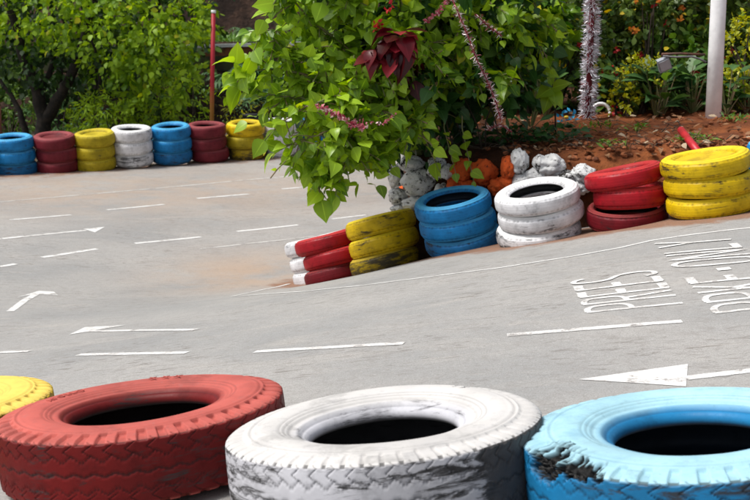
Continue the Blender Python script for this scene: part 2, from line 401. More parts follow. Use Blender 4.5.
NEARMAT = dict(red=paint_mat('bleached_red_paint', (.15,.004,.004), (.48,.108,.088), .35, .45, True),
    white=paint_mat('bleached_white_paint', (.56,.56,.60), (.56,.545,.53), .6, .5, True),
    blue=paint_mat('bleached_blue_paint', (.012,.19,.42), (.36,.60,.69), .26, .4, True),
    yellow=paint_mat('bleached_yellow_paint', (.55,.36,.02), (.80,.58,.12), .1, .45, True))

def tri(x): return 2*np.abs(2*(x-np.floor(x+.5)))-1
def tyre_profile(Ro, W, Rh, bulge=.014, truck=False):
    """half profile from tread middle (s=0) round the shoulder, over the sidewall to the bead and back inside"""
    h = W/2; t_ = Ro-Rh
    if truck: head = [(Ro, 0), (Ro-.0005, h*.5), (Ro-.002, h*.76), (Ro-.005, h*.875), (Ro-.10*t_, h*.955), (Ro-.22*t_, h*.992)]
    else: head = [(Ro, 0), (Ro-.0012, h*.40), (Ro-.004, h*.62), (Ro-.012, h*.80), (Ro-.15*t_, h*.905), (Ro-.27*t_, h*.985)]
    key = head+[ (Ro-.34*t_, h+bulge*.6), (Ro-.5*t_, h+bulge), (Ro-.68*t_, h+bulge*.35),
           (Ro-.82*t_, h*.90), (Rh+.06*t_, h*.80), (Rh, h*.68), (Rh-.002, h*.52), (Rh+.05*t_, h*.45), (Rh+.25*t_, h*.58), (Rh+.55*t_, h*.72), (Ro-.17*t_, h*.6), (Ro-.12*t_, 0)]
    return key
def smooth_profile(key, per=5):
    K = np.array(key, float); out = []
    for i in range(len(K)-1):
        p0, p1, p2, p3 = K[max(i-1, 0)], K[i], K[i+1], K[min(i+2, len(K)-1)]
        for j in range(per):
            t_ = j/per
            out.append(.5*((2*p1)+(-p0+p2)*t_+(2*p0-5*p1+4*p2-p3)*t_**2+(-p0+3*p1-3*p2+p3)*t_**3))
    out.append(K[-1]); return np.array(out)
def smoothstep(a, b, x):
    q = np.clip((x-a)/(b-a), 0, 1); return q*q*(3-2*q)

def tyre_meshes(name, Ro, W, Rh, mat, segs=128, per=4, style='car', seed=0, bulge=.012, tear=None, bare=None):
    """returns (tread mesh, sidewall mesh); the tread runs across both shoulders, the sidewall mesh holds both flanks and the inside"""
    half = smooth_profile(tyre_profile(Ro, W, Rh, bulge, style != 'car'), per)
    # full loop: from inside middle (-) ... tread ... inside middle (+)
    prof = np.concatenate([(half*[1, -1])[::-1], half[1:]])
    nsh = len(half)
    mid = nsh-1
    rs, zs = prof[:, 0], prof[:, 1]; n = len(prof)
    dist = np.abs(np.arange(n)-mid)               # profile index distance from the tread middle
    th = np.linspace(0, 2*np.pi, segs, endpoint=False)
    TH, RR = np.meshgrid(th, rs); _, Z = np.meshgrid(th, zs); _, DI = np.meshgrid(th, dist.astype(float))
    h = W/2; tt = Ro-Rh
    # outward normal in the profile plane
    dr = np.gradient(rs); dz = np.gradient(zs); ln = np.hypot(dr, dz)+1e-9
    nr, nz = dz/ln, -dr/ln
    NR = np.repeat(nr[:, None], segs, 1); NZ = np.repeat(nz[:, None], segs, 1)
    outer = DI <= per*11
    disp = np.zeros_like(TH); cav = np.zeros_like(TH)
    tread = DI <= per*4
    sh = np.sign(Z)
    if style in ('lug', 'zig', 'chev'):
        N = {'lug': 46, 'zig': 56, 'chev': 40}[style]
        ph = TH*N/(2*np.pi)
        # shoulder blocks: radial grooves over the shoulder ring
        gw = np.abs(((ph+.12*np.abs(Z)/h+.25*(sh < 0)) % 1)-.5)*2     # 1 in the groove middle
        zone = smoothstep(.80*h, .86*h, np.abs(Z))*smoothstep(Ro-.27*tt, Ro-.235*tt, RR)*outer
        gv = smoothstep({'lug': .50, 'zig': .72, 'chev': .58}[style], {'lug': .60, 'zig': .80, 'chev': .70}[style], gw)*zone
        dep = {'lug': .012, 'zig': .004, 'chev': .009}[style]
        disp -= dep*gv; cav = np.maximum(cav, gv*(.30 if style == 'lug' else .22)*smoothstep(Ro-.06, Ro-.01, RR)); cav = np.maximum(cav, gv*.9*(DI <= per*3.6)*smoothstep(.80*h, .85*h, np.abs(Z)))
        # zigzag grooves round the band
        for zc, amp, wd in ((-.45*h, .10*h, .016*h), (0, .045*h, .020*h), (.45*h, .10*h, .016*h)):
            zl = zc+amp*tri(ph+.1*np.sin(zc*50))
            gv = (1-smoothstep(wd, wd*2.1, np.abs(Z-zl)))*(DI <= per*3.2)
            disp -= .0035*gv; cav = np.maximum(cav, gv*(.5 if zc else .65))
        # short angled sipes between them
        zz = np.abs(Z)/h
        for lo, hi in ((.46, .9),):
            pl = (ph+.5+.45*np.abs(tri(zz*1.5)))
            gv = smoothstep(.90, .96, np.abs((pl % 1)-.5)*2)*smoothstep(lo, lo+.06, zz)*(1-smoothstep(hi, hi+.06, zz))*(DI <= per*3.4)
            disp -= .004*gv; cav = np.maximum(cav, gv*.6)
        # fine rings on the flank
        for rr_, a_, w_ in ((Ro-.285*tt, .0035, .006), (Ro-.315*tt, -.003, .003), (Ro-.36*tt, .0016, .006), (Ro-.66*tt, -.0022, .0028), (Ro-.72*tt, -.0022, .0028), (Ro-.78*tt, -.003, .003), (Ro-.86*tt, .005, .008), (Ro-.93*tt, -.003, .004)):
            ring = np.exp(-((RR-rr_)/w_)**2)*(np.abs(Z) > h*.6)*outer
            disp += a_*ring
            if a_ < 0: cav = np.maximum(cav, .30*ring)
    else:
        N = 70; ph = TH*N/(2*np.pi)
        for zc in (-.5*h, -.18*h, .18*h, .5*h):
            gv = (1-smoothstep(.03*h, .08*h, np.abs(Z-zc)))*tread
            disp -= .0005*gv; cav = np.maximum(cav, gv*.06)
        gw = np.abs(((ph+.3*np.abs(Z)/h) % 1)-.5)*2
        gv = smoothstep(.55, .8, gw)*smoothstep(.60*h, .7*h, np.abs(Z))*(1-smoothstep(.84*h, .95*h, np.abs(Z)))*outer
        disp -= .003*gv; cav = np.maximum(cav, gv*.45)
        ring = np.exp(-((RR-(Ro-.75*tt))/.008)**2)*(np.abs(Z) > h*.6)*outer
        disp += .003*ring
    # slow sag and dents so that no ring is perfect
    rg = np.random.default_rng(seed); a1, a2, a3 = rg.uniform(0, 6.28, 3)
    dent = .006*np.sin(2*TH+a1)+.003*np.sin(3*TH+a2)+.0016*np.sin(7*TH+a3)
    RRd = RR+NR*disp+dent*Ro; Zd = Z+NZ*disp+.004*np.sin(2*TH+a2)*(RR/Ro)
    tearm = np.zeros_like(TH)
    for (t0, wd, z0, zw, dep) in (tear or []):
        dth = (TH-t0+np.pi) % (2*np.pi)-np.pi
        jag = np.vectorize(lambda q, z: mnoise.fractal((q*22, z*34, seed), .7, 2.1, 5))(TH, Z)
        m = 1-smoothstep(.6, 1.1, np.hypot(dth/wd, (Z-z0)/zw)+.55*jag)
        m *= (DI <= per*6.5)
        jag2 = np.vectorize(lambda q, z: mnoise.noise((q*60, z*90, seed+3)))(TH, Z)
        RRd -= m*dep*(1+.7*jag2); Zd -= np.sign(z0)*m*dep*.5*(1+.9*jag2); tearm = np.maximum(tearm, np.clip(m*2.2, 0, 1))
    edgem = np.exp(-((DI-per*3.15)/(per*.22))**2)*(1 if style != 'car' else .25)*(1-cav); barem = np.zeros_like(TH)
    for (t0, wd, k_) in (bare or []):
        dth = (TH-t0+np.pi) % (2*np.pi)-np.pi; barem = np.maximum(barem, k_*(1-smoothstep(.35, 1.1, np.abs(dth)/wd))*(1-smoothstep(.86*h, .92*h, np.abs(Z)))*(DI <= per*5))
    X = RRd*np.cos(TH); Y = RRd*np.sin(TH)
    VV = np.stack([X, Y, Zd], -1)
    side = smoothstep(.80*h, .93*h, Z)*outer*(RR > Rh*1.0)
    side = np.maximum(side, .6*smoothstep(.80*h, .93*h, -Z)*outer)
    inner = smoothstep(per*11.1, per*12.4, DI)
    def part(nm, idx_list):
        Vs = []; Fs = []; A = dict(side=[], cav=[], tear=[], inner=[], bare=[], line=[]); off = 0
        for i0, i1 in idx_list:
            sl = slice(i0, i1+1); Vs.append(VV[sl].reshape(-1, 3)); k = i1-i0+1
            Fs.append(grid_faces(k, segs, True)[:, ::-1]*1+off); off += k*segs
            for key, arr in (('side', side), ('cav', cav), ('tear', tearm), ('inner', inner), ('bare', barem), ('line', edgem)): A[key].append(arr[sl].ravel())
        return mesh(nm, np.concatenate(Vs), np.concatenate(Fs)[:, ::-1], mat, True, {k2: np.concatenate(v2) for k2, v2 in A.items()})
    e0, e1 = mid-per*4, mid+per*4
    if style in ('lug', 'zig', 'chev'): e0, e1 = mid-per*5, mid+per*5
    return part(name+'_tread', [(e0, e1)]), part(name+'_sidewall', [(0, e0), (e1, n-1)])

CACHE = {}
def tyre(loc, nrm, spin, meshes, label, group=None, single=None):
    o = empty('tyre', loc, label, 'tyre', group)
    q = Vector((0,0,1)).rotation_difference(Vector(nrm).normalized())
    o.rotation_mode = 'QUATERNION'; o.rotation_quaternion = q @ Matrix.Rotation(spin, 3, 'Z').to_quaternion()
    link('tread', meshes[0], o); link('sidewall', meshes[1], o)
    if single:
        r_, z_, mt = single; m_ = MB()
        V = [(0,0,z_-.012)]+[(r_*f*math.cos(a), r_*f*math.sin(a), z_+dz) for f, dz in ((.35,-.012),(.5,-.002),(.85,-.004),(1.02,.01)) for a in np.linspace(0, 2*math.pi, 40, endpoint=False)]
        m_.add(V, [(0, 1+j, 1+(j+1) % 40) for j in range(40)]+[(1+i*40+j, 1+(i+1)*40+j, 1+(i+1)*40+(j+1) % 40, 1+i*40+(j+1) % 40) for i in range(3) for j in range(40)])
        m_.build('rim', mt, o)
    return o
def tilt(lat, away):
    """axis leaning: lat > 0 raises the right side, away > 0 lowers the far side (degrees)"""
    return Vector((-math.tan(R(lat)), math.tan(R(away)), 1)).normalized()

# the four big tyres in the foreground
BIG = {}
BIG['red'] = tyre_meshes('big_red', .50, .235, .248, NEARMAT['red'], 864, 8, 'lug', 3, .010, bare=[(R(-130), .6, .38), (R(-55), .7, .42)])
BIG['white'] = tyre_meshes('big_white', .50, .245, .240, NEARMAT['white'], 864, 8, 'zig', 5, .012, tear=[(R(50), .10, .11, .02, .012)], bare=[(R(-33), .60, .95), (R(-85), .8, .44), (R(-150), .8, .48)])
BIG['blue'] = tyre_meshes('big_blue', .505, .25, .235, NEARMAT['blue'], 864, 8, 'chev', 9, .012, tear=[(R(201), .18, .097, .045, .038), (R(217), .20, .108, .02, .02)], bare=[(R(-100), 1.2, .44)])
BIG['yellow'] = tyre_meshes('big_yellow', .50, .24, .25, NEARMAT['yellow'], 720, 6, 'lug', 12, .010)
LABELS = dict(red='big faded red truck tyre with blocky shoulder lugs in the foreground', white='big white truck tyre with scuffed peeling paint between the red and blue ones',
              blue='big pale blue truck tyre with a torn black gash in its shoulder', yellow='big yellow truck tyre cut off by the left edge of the photo')
NEARO = {}
for k in ('yellow', 'red', 'white', 'blue'):
    p = P(*NEAR[k]); n = tilt(5.6, 4.2 if k != 'blue' else 3.2)
    c = Vector(p)-n*.122
    NEARO[k] = tyre(c, n, 0, BIG[k], LABELS[k], 'big truck tyres lined up in the foreground')
R_AP = .37
# raised maker's lettering on the red flank
def side_text(parent, text, r, a0, size, z, mat, k=1.0):
    cu = bpy.data.curves.new('lettering', 'FONT'); cu.body = text; cu.size = size; cu.extrude = .0012; cu.resolution_u = 3; cu.space_character = 1.25
    ob = bpy.data.objects.new('lettering_tmp', cu); COL.objects.link(ob)
    dg = bpy.context.evaluated_depsgraph_get(); me = bpy.data.meshes.new_from_object(ob.evaluated_get(dg))
    bpy.data.objects.remove(ob); 
    import bmesh
    bm = bmesh.new(); bm.from_mesh(me)
    bmesh.ops.subdivide_edges(bm, edges=[e for e in bm.edges if e.calc_length() > size*.3], cuts=2)
    for vtx in bm.verts:
        x, y, zz = vtx.co; a = a0-x*k/r; rr = r+(y-size*.35)
        vtx.co = (rr*math.cos(a), rr*math.sin(a), z+zz-abs(y-size*.35)*.06)
    bm.to_mesh(me); bm.free(); me.materials.clear(); me.materials.append(mat); me.name = 'lettering'
    for a_ in ('side',):
        at = me.attributes.new(a_, 'FLOAT', 'POINT'); at.data.foreach_set('value', np.ones(len(me.vertices), np.float32))
    me.polygons.foreach_set('use_smooth', np.zeros(len(me.polygons), dtype=bool))
    return link('lettering', me, parent)
side_text([c for c in NEARO['red'].children if c.name.startswith('sidewall')][0], 'APOLLO', R_AP, R(163), .042, .1315, NEARMAT['red'])
side_text([c for c in NEARO['red'].children if c.name.startswith('sidewall')][0], 'X X X', R_AP, R(95), .04, .1315, NEARMAT['red'])

# stacks on the island edge
RIMMAT = {'yellow': plain_mat('yellow_rim_paint', (.62,.42,.006), (.40,.27,.006), 9, .55), 'far_yellow': plain_mat('dull_yellow_rim_paint', (.46,.36,.015), (.34,.26,.01), 7, .55), 'far_red': plain_mat('dull_red_rim_paint', (.15,.02,.025), (.09,.012,.016), 7, .55)}
def stack(key, base, n, dims, mats, names, group, where, offs=None, ntop=None, plate=False):
    """dims = (outer radius, width, hole radius); names bottom to top"""
    z = 0
    for i in range(3):
        d = dims[i] if isinstance(dims, list) else dims
        mk = (d, mats[i])
        if mk not in CACHE: CACHE[mk] = tyre_meshes('%s_tyre' % mats[i], d[0], d[1], d[2], MAT[mats[i]], 120, 4, 'car', len(CACHE)+20, .010)
        nn = ntop[i] if ntop else n
        gap = d[1]+.016
        c = Vector(base)+Vector(n)*(z+gap/2)
        ox, oy = (offs[i] if offs else (random.uniform(-.02,.02), random.uniform(-.012,.012)))
        c += Vector((ox, oy, 0))+Vector((0, 0, -n[0]*ox/n[2]-n[1]*oy/n[2]))
        jit = Vector((random.uniform(-.028,.028), random.uniform(-.02,.02), 0))
        tyre(c, Vector(nn)+jit, random.uniform(0, 6.28), CACHE[mk], names[i]+' '+where, group, (d[2]+.006, d[1]*.30, RIMMAT[mats[i]]) if plate and i == 2 else None)
        z += gap
NM = lambda c: ['bottom %s tyre' % c, 'middle %s tyre' % c, 'top %s tyre' % c]
GM = 'tyre stacks edging the planted island'
TAILN = tilt(14.5, 9.5)
B = {k: P(*MID_BASE[k]) for k in MID_BASE}
D1 = (.31, .125, .2)
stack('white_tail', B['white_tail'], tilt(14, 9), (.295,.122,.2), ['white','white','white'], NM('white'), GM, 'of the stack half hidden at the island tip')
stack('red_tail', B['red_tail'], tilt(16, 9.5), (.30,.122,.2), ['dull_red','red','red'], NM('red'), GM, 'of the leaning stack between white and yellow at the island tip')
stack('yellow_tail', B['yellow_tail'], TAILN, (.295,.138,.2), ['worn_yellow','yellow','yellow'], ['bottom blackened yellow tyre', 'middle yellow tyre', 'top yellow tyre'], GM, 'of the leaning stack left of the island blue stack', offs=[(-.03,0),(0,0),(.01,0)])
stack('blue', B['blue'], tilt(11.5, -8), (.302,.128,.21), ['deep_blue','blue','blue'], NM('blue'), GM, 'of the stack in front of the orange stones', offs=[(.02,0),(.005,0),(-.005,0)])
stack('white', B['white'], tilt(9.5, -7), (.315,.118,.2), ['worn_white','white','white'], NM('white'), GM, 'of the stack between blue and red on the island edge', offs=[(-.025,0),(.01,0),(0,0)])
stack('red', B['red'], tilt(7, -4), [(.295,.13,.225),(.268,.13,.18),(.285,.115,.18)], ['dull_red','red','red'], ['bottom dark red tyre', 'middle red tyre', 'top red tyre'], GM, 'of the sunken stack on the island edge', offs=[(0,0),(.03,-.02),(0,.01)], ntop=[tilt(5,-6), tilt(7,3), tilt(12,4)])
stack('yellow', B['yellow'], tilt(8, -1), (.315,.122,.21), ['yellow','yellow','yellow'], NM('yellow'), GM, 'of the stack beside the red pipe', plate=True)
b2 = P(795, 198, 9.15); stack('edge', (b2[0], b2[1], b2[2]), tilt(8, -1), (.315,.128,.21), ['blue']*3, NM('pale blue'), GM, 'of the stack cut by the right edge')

# far row
FAR = [('blue',17,174,19.45,'blue'),('far_red',57.5,172,19.65,'red'),('far_yellow',97,169,19.85,'yellow'),('white',134.5,164,20.1,'white'),('blue',172.5,161.5,20.4,'blue'),('far_red',208.5,159.5,20.7,'red'),('far_yellow',246,157.5,21.,'yellow'),('white',282,155,21.3,'white'),('blue',318,152.5,21.6,'blue'),('far_red',-22,177,19.25,'red')]
NEXT = ['at the left end of the far row', 'between blue and yellow in the far row', 'between red and white in the far row', 'between yellow and blue in the far row', 'between white and red in the far row', 'next to the red pole in the far row', 'beside the potted plant in the far row', 'half hidden behind leaves in the far row', 'glimpsed through leaves in the far row', 'cut by the left edge of the far row']
for i, (m, u, vv, Y, cname) in enumerate(FAR):
    p = P(u, vv, Y); base = Vector((p[0], p[1], g(p[0], p[1])-.03))
    base = Vector((p[0], p[1], p[2]))
    mm = [m, m, m]
    if m == 'far_yellow' and i > 3: mm = ['worn_yellow', 'far_yellow', 'yellow']
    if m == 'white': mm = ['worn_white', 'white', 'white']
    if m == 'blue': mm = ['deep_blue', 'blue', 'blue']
    stack('far', base, tilt(1, -7), (.314,.178,.185), mm, NM(cname), 'tyre stacks along the far edge of the track', NEXT[i].replace('at', 'of the stack at', 1) if NEXT[i].startswith('at') else 'of the stack '+NEXT[i], plate=i in (1, 2))

# ------------------------------------------------------------------ leaves
SHAPES = dict(heart=([0,.09,.22,.40,.60,.80,1], [.05,.26,.36,.34,.25,.11,0]), bract=([0,.12,.28,.45,.62,.8,1], [.05,.20,.32,.35,.28,.15,0]), thread=([0,.5,1],[.035,.04,.01]), ovate=([0,.3,.65,1], [.04,.30,.26,0]), lance=([0,.4,1], [.03,.15,0]), strap=([0,.25,.6,1], [.05,.09,.085,0]), small=([0,.5,1],[.08,.3,0]))
def leaves_mesh(name, items, mat, shape='heart', fold=.18, droop=.22):
    """items: (pos(3), dir(3), normal(3), length, tint, yellow) -> one mesh of many leaves"""
    A = np.array([(*i[0], *i[1], *i[2], i[3], i[4], i[5]) for i in items], float); n = len(A)
    p, d, nm, L = A[:, 0:3], A[:, 3:6], A[:, 6:9], A[:, 9:10]
    d = d/np.linalg.norm(d, axis=1, keepdims=True)
    nm = nm-d*(nm*d).sum(1, keepdims=True); nm /= np.linalg.norm(nm, axis=1, keepdims=True)+1e-9
    s = np.cross(d, nm)
    ts, ws = SHAPES[shape]; k = len(ts); VV = []; T = []
    rnd = RNG.uniform(-.2, 1.9, (n, 1))
    for t_, w_ in zip(ts, ws):
        c = p+d*L*t_*(1-.12*t_)-nm*L*droop*rnd*t_*t_
        for sd in (-1, 0, 1):
            VV.append(c+s*L*w_*sd+nm*L*fold*w_*abs(sd)*rnd); T.append(abs(sd))
    VV = np.stack(VV, 1); nv = 3*k
    Fl = np.array([(3*i+j, 3*i+j+1, 3*i+j+4, 3*i+j+3) for i in range(k-1) for j in (0, 1)])
    Fs = (np.arange(n)[:, None, None]*nv+Fl[None]).reshape(-1, 4)
    tint = np.zeros((n, nv, 3)); tint[:, :, 0] = A[:, 10:11]; tint[:, :, 1] = A[:, 11:12]; tint[:, :, 2] = np.array(T)[None]
    return mesh(name, VV.reshape(-1, 3), Fs, mat, True, dict(tint=tint.reshape(-1, 3)))
def rv(): 
    v_ = RNG.normal(size=3); return v_/np.linalg.norm(v_)
def pix(p):
    d = np.array(p)-[0,0,CAMZ]; zc = d[1]*cp-d[2]*sp; return 375+F*d[0]/zc, 250-F*(d[1]*sp+d[2]*cp)/zc
def twig(items, a, b, n, L, sag=.1, tint=(.2,.8), spread=.9, up=.6, stems=None, sr=.0055):
    """leaves set along a twig from a to b; end leaf included"""
    a = np.array(a, float); b = np.array(b, float); ax = b-a; ln = np.linalg.norm(ax)+1e-9; ax /= ln
    if stems is not None:
        u_, w_ = pix(b)
        if w_ > 178 and u_ > 335: stems = None
    pts = []
    for i in range(n):
        t_ = (i+.6)/n; q = a+(b-a)*t_-np.array([0,0,sag*ln*t_*t_]); pts.append(q)
        if i == n-1: dd = ax+np.array([0,0,-.35])
        else:
            pr = np.cross(ax, rv()); pr /= np.linalg.norm(pr)+1e-9
            dd = ax*.55+pr*spread+np.array([0,0,-.22])
        nn = np.array([0,-.15,up])+.75*rv()
        items.append((q, dd, nn, L*RNG.choice([.5,.7,.85,1.,1.12,1.25])*RNG.uniform(.88,1.12), RNG.uniform(*tint), RNG.random()))
    if stems is not None: stems.tube([a]+pts[::2]+[pts[-1]], [sr]*(len(pts[::2])+2), 4, False)

M_BARK = plain_mat('bark', (.035,.026,.02), (.075,.055,.04), 14, .9, .5, 30)
M_DARKBARK = plain_mat('dark_bark', (.012,.010,.009), (.03,.023,.018), 14, .9, .5, 30)
M_STEM = plain_mat('green_stem', (.13,.15,.05), (.20,.14,.08), 8, .7)
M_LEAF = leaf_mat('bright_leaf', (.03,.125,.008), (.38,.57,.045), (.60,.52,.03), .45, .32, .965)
M_LEAFDARK = leaf_mat('shaded_leaf', (.012,.050,.012), (.05,.135,.025), (.30,.26,.03), .28, .4, .97)  # darker copy of the bright leaf: shade of bush and hollow put into colour
M_HEDGE = leaf_mat('hedge_leaf', (.015,.055,.014), (.15,.22,.04), (.60,.45,.03), .35, .4, .93)
M_GOLD = leaf_mat('golden_leaf', (.20,.27,.012), (.58,.56,.03), None, .4, .45)
M_TREE = leaf_mat('tree_leaf', (.025,.11,.008), (.34,.52,.03), (.62,.55,.03), .5, .5, .965)
M_TREEDARK = leaf_mat('tree_inner_leaf', (.006,.024,.006), (.03,.075,.012), None, .25, .5)  # near black leaf copy, the shade inside the crowns is painted in
M_TREEMID = leaf_mat('mid_tree_leaf', (.015,.06,.010), (.13,.23,.03), None, .35, .5)
M_BROAD = leaf_mat('broad_leaf', (.016,.06,.018), (.075,.16,.04), None, .22, .5)
M_REDLEAF = leaf_mat('crimson_leaf', (.028,.002,.005), (.15,.008,.014), (.34,.03,.04), .2, .32, .78)
M_FERN = leaf_mat('fern_leaf', (.03,.09,.03), (.11,.22,.07), None, .3, .5)
M_WEED = leaf_mat('weed_leaf', (.04,.11,.015), (.14,.27,.035), None, .35, .5)
M_FLOWER = leaf_mat('red_petal', (.42,.008,.015), (.75,.03,.03), None, .25, .5)
M_ORANGE = leaf_mat('orange_petal', (.55,.10,.01), (.75,.32,.02), None, .3, .5)
M_SPIKE = leaf_mat('pink_spike', (.30,.02,.05), (.62,.20,.24), (.75,.50,.52), .25, .5, .7)

def blob_points(c, rad, n, surf=.6):
    """points in an ellipsoid, biased to its skin"""
    out = []
    for _ in range(n):
        d = rv(); r_ = RNG.random()**(1/3) if RNG.random() > surf else RNG.uniform(.78, 1.08)
        out.append((np.array(c)+d*r_*np.array(rad), d))
    return out

# --- the big leafy bush on the island corner
bl = P(395, 150, 10.9)
BUSH = empty('leafy_bush', (bl[0]+.1, bl[1], bl[2]-.1), 'big leafy bush with heart shaped bright leaves spilling over the painted stone wall', 'bush')
bo = np.array(BUSH.location)
it, itd = [], []; st = MB()
root = np.array([.42, 10.95, .45])
def limb(px, r0=.022, src=root):
    """a bent branch through photo-located points (u, v, Y); returns its world points"""
    pts = [np.array(src)]+[P(*q) for q in px]
    fine = []
    for a, b in zip(pts[:-1], pts[1:]):
        for k in range(4): fine.append(a+(b-a)*k/4+.018*rv())
    fine.append(pts[-1]); k = len(fine)
    st.tube(fine, [r0*(1-.8*i/k) for i in range(k)], 6, False); return fine
LIMBS = [
 [(400,110,10.5),(350,85,10.2),(300,72,9.9),(245,70,9.8)], [(395,120,10.4),(345,112,10.0),(300,100,9.8),(262,92,9.7)],
 [(400,90,10.5),(350,50,10.2),(310,20,10.),(282,-10,9.9)], [(405,70,10.5),(370,20,10.2),(340,-20,10.)],
 [(385,130,10.3),(350,140,9.9),(325,160,9.75),(318,186,9.7)], [(390,130,10.3),(365,140,9.9),(352,158,9.75)],
 [(400,120,10.3),(380,110,9.8),(340,128,9.65),(300,140,9.6)], [(420,60,10.5),(400,10,10.3),(395,-40,10.2)], [(430,60,10.6),(450,10,10.5),(470,-40,10.4)],
 [(440,90,10.6),(480,60,10.5),(520,45,10.5)], [(440,90,10.5),(470,75,10.2),(500,76,10.1)], [(420,100,10.4),(410,115,9.95),(412,130,9.9)],
 [(450,80,10.6),(500,20,10.7),(530,-20,10.7)], [(400,100,10.4),(375,75,10.0),(330,95,9.7),(285,120,9.6)], [(390,100,10.4),(330,40,10.1),(290,55,9.9),(262,30,9.8)],
 [(445,60,10.4),(425,40,10.1),(440,80,10.0)]]
for li, L in enumerate(LIMBS):
    pts = limb(L)
    for j in range(3, len(pts)):
        for _ in range((3 if j > 6 else 2) if pts[j][0] > -.82 else 1):
            a = pts[j]; d = rv()*np.array([1, .8, .7]); b = a+d*RNG.uniform(.10, .26)+np.array([0, -.03, -.02])
            right = a[0] > .45; n_l = int(RNG.integers(4, 8))
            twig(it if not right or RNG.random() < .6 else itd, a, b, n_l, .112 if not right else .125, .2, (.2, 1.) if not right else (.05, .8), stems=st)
# body of the crown: clumps of twigs filling its volume
def crown_fill(items, c, rad, n, L, tint, nl=(4, 8), out=.24):
    for q, d in blob_points(c, rad, n):
        b = q+d*out*RNG.uniform(.5, 1.1)+np.array([0, 0, -.06]); twig(items, q, b, int(RNG.integers(*nl)), L, .25, tint, stems=None if RNG.random() < .5 else st)
def PX(u, v, Y): return P(u, v, Y)
def fill_px(items, u, v, Y, ru, rv_, ry, n, L, tint, **kw):
    s_ = Y/F; crown_fill(items, PX(u, v, Y), (ru*s_, ry, rv_*s_), n, L, tint, **kw)
fill_px(it, 355, 52, 10.2, 60, 42, .35, 84, .108, (.3,1))
fill_px(it, 332, 108, 9.95, 52, 28, .3, 60, .108, (.35,1))
fill_px(it, 342, 142, 9.85, 36, 20, .2, 34, .112, (.3,.9))
fill_px(it, 295, 66, 9.95, 28, 30, .25, 20, .105, (.4,1))
fill_px(it, 345, 175, 9.8, 24, 18, .15, 10, .11, (.3,.9))
fill_px(it, 310, 150, 9.75, 24, 14, .15, 9, .105, (.4,1))
fill_px(it, 520, 20, 10.7, 30, 36, .3, 30, .115, (.2,1))
fill_px(itd, 505, 75, 10.8, 26, 20, .2, 16, .13, (.1,.8))
fill_px(it, 400, 20, 10.4, 60, 35, .35, 92, .11, (.3,1))
fill_px(it, 480, 15, 10.6, 56, 36, .35, 92, .115, (.2,.95))
fill_px(itd, 470, 48, 10.75, 66, 26, .35, 84, .122, (.1,.8))
fill_px(itd, 405, 95, 10.45, 40, 30, .25, 50, .12, (.0,.6))
fill_px(itd, 465, 92, 11.0, 60, 26, .2, 42, .13, (.0,.35))
fill_px(itd, 440, -60, 10.8, 170, 60, .7, 160, .16, (.2,.9))
fill_px(it, 360, -50, 10.3, 70, 45, .5, 60, .16, (.3,1))
for w0, w1 in (((262,92),(228,84)), ((245,70),(226,98)), ((262,30),(250,58)), ((318,186),(322,200)), ((300,140),(272,152)), ((300,140),(292,168)), ((285,120),(262,140)), ((345,165),(334,196)), ((282,-10),(262,20)), ((245,70),(232,60))):
    twig(it, P(*w0, 9.72), P(*w1, 9.66), 4, .17, .1, (.4, 1), stems=st)
def keep(i):
    u, v_ = pix(i[0])
    if 268 < u < 326 and 116 < v_ < 147: return RNG.random() < .42
    if u > 396 and v_ > 150: return RNG.random() < .6
    if v_ > 188 and u > 345: return False
    if v_ > 200: return False
    if 345 < u < 400 and v_ > 162: return RNG.random() < .45
    if u < 302 and v_ > 176: return False
    return True
it = [i for i in it if keep(i)]; itd = [i for i in itd if keep(i)]
for w0, w1 in (((420,128),(440,170)), ((462,128),(474,180)), ((444,128),(456,172)), ((408,120),(398,150))):
    twig(it, P(*w0, 10.25), P(*w1, 10.1), 6, .12, .1, (.3, .9))
    st.tube([P(*w0, 10.25)+[0,0,.1], P(*w0, 10.25), P(*w1, 10.1)-[0,0,.02]], [.006,.005,.003], 5, False)
itk = []
for (u, v_, ru, rv_, n_) in ((350,60,48,40,150), (340,110,42,24,110), (410,40,60,50,170), (480,40,50,40,150), (440,95,66,26,120)):
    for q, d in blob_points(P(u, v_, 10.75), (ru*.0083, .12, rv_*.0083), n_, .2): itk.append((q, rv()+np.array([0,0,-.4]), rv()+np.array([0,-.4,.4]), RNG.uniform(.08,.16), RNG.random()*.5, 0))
V_ = lambda items: [((np.array(i[0])-bo),)+tuple(i[1:]) for i in items]
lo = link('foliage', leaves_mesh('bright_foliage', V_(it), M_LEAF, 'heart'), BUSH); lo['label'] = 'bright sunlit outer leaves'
lo = link('foliage', leaves_mesh('shaded_foliage', V_(itd), M_LEAFDARK, 'heart'), BUSH); lo['label'] = 'inner leaves with shade put into their darker colour'
lo = link('foliage', leaves_mesh('deep_foliage', V_(itk), M_TREEDARK, 'heart'), BUSH); lo['label'] = 'leaves deep inside the crown, shade put into their near black colour'
so = st.build('stem', M_STEM, BUSH, loc=bo)
for k in range(10):   # thin bare stems in the shade below the crown
    m2 = MB(); a = P(400+k*13+RNG.uniform(-6,6), 152, 10.75); b = P(405+k*12+RNG.uniform(-18,18), 92, 10.7)
    m2.tube([a, (a+b)/2+.05*rv(), b], [.008,.006,.004], 5, False); m2.build('stem', M_BARK, BUSH, loc=bo)

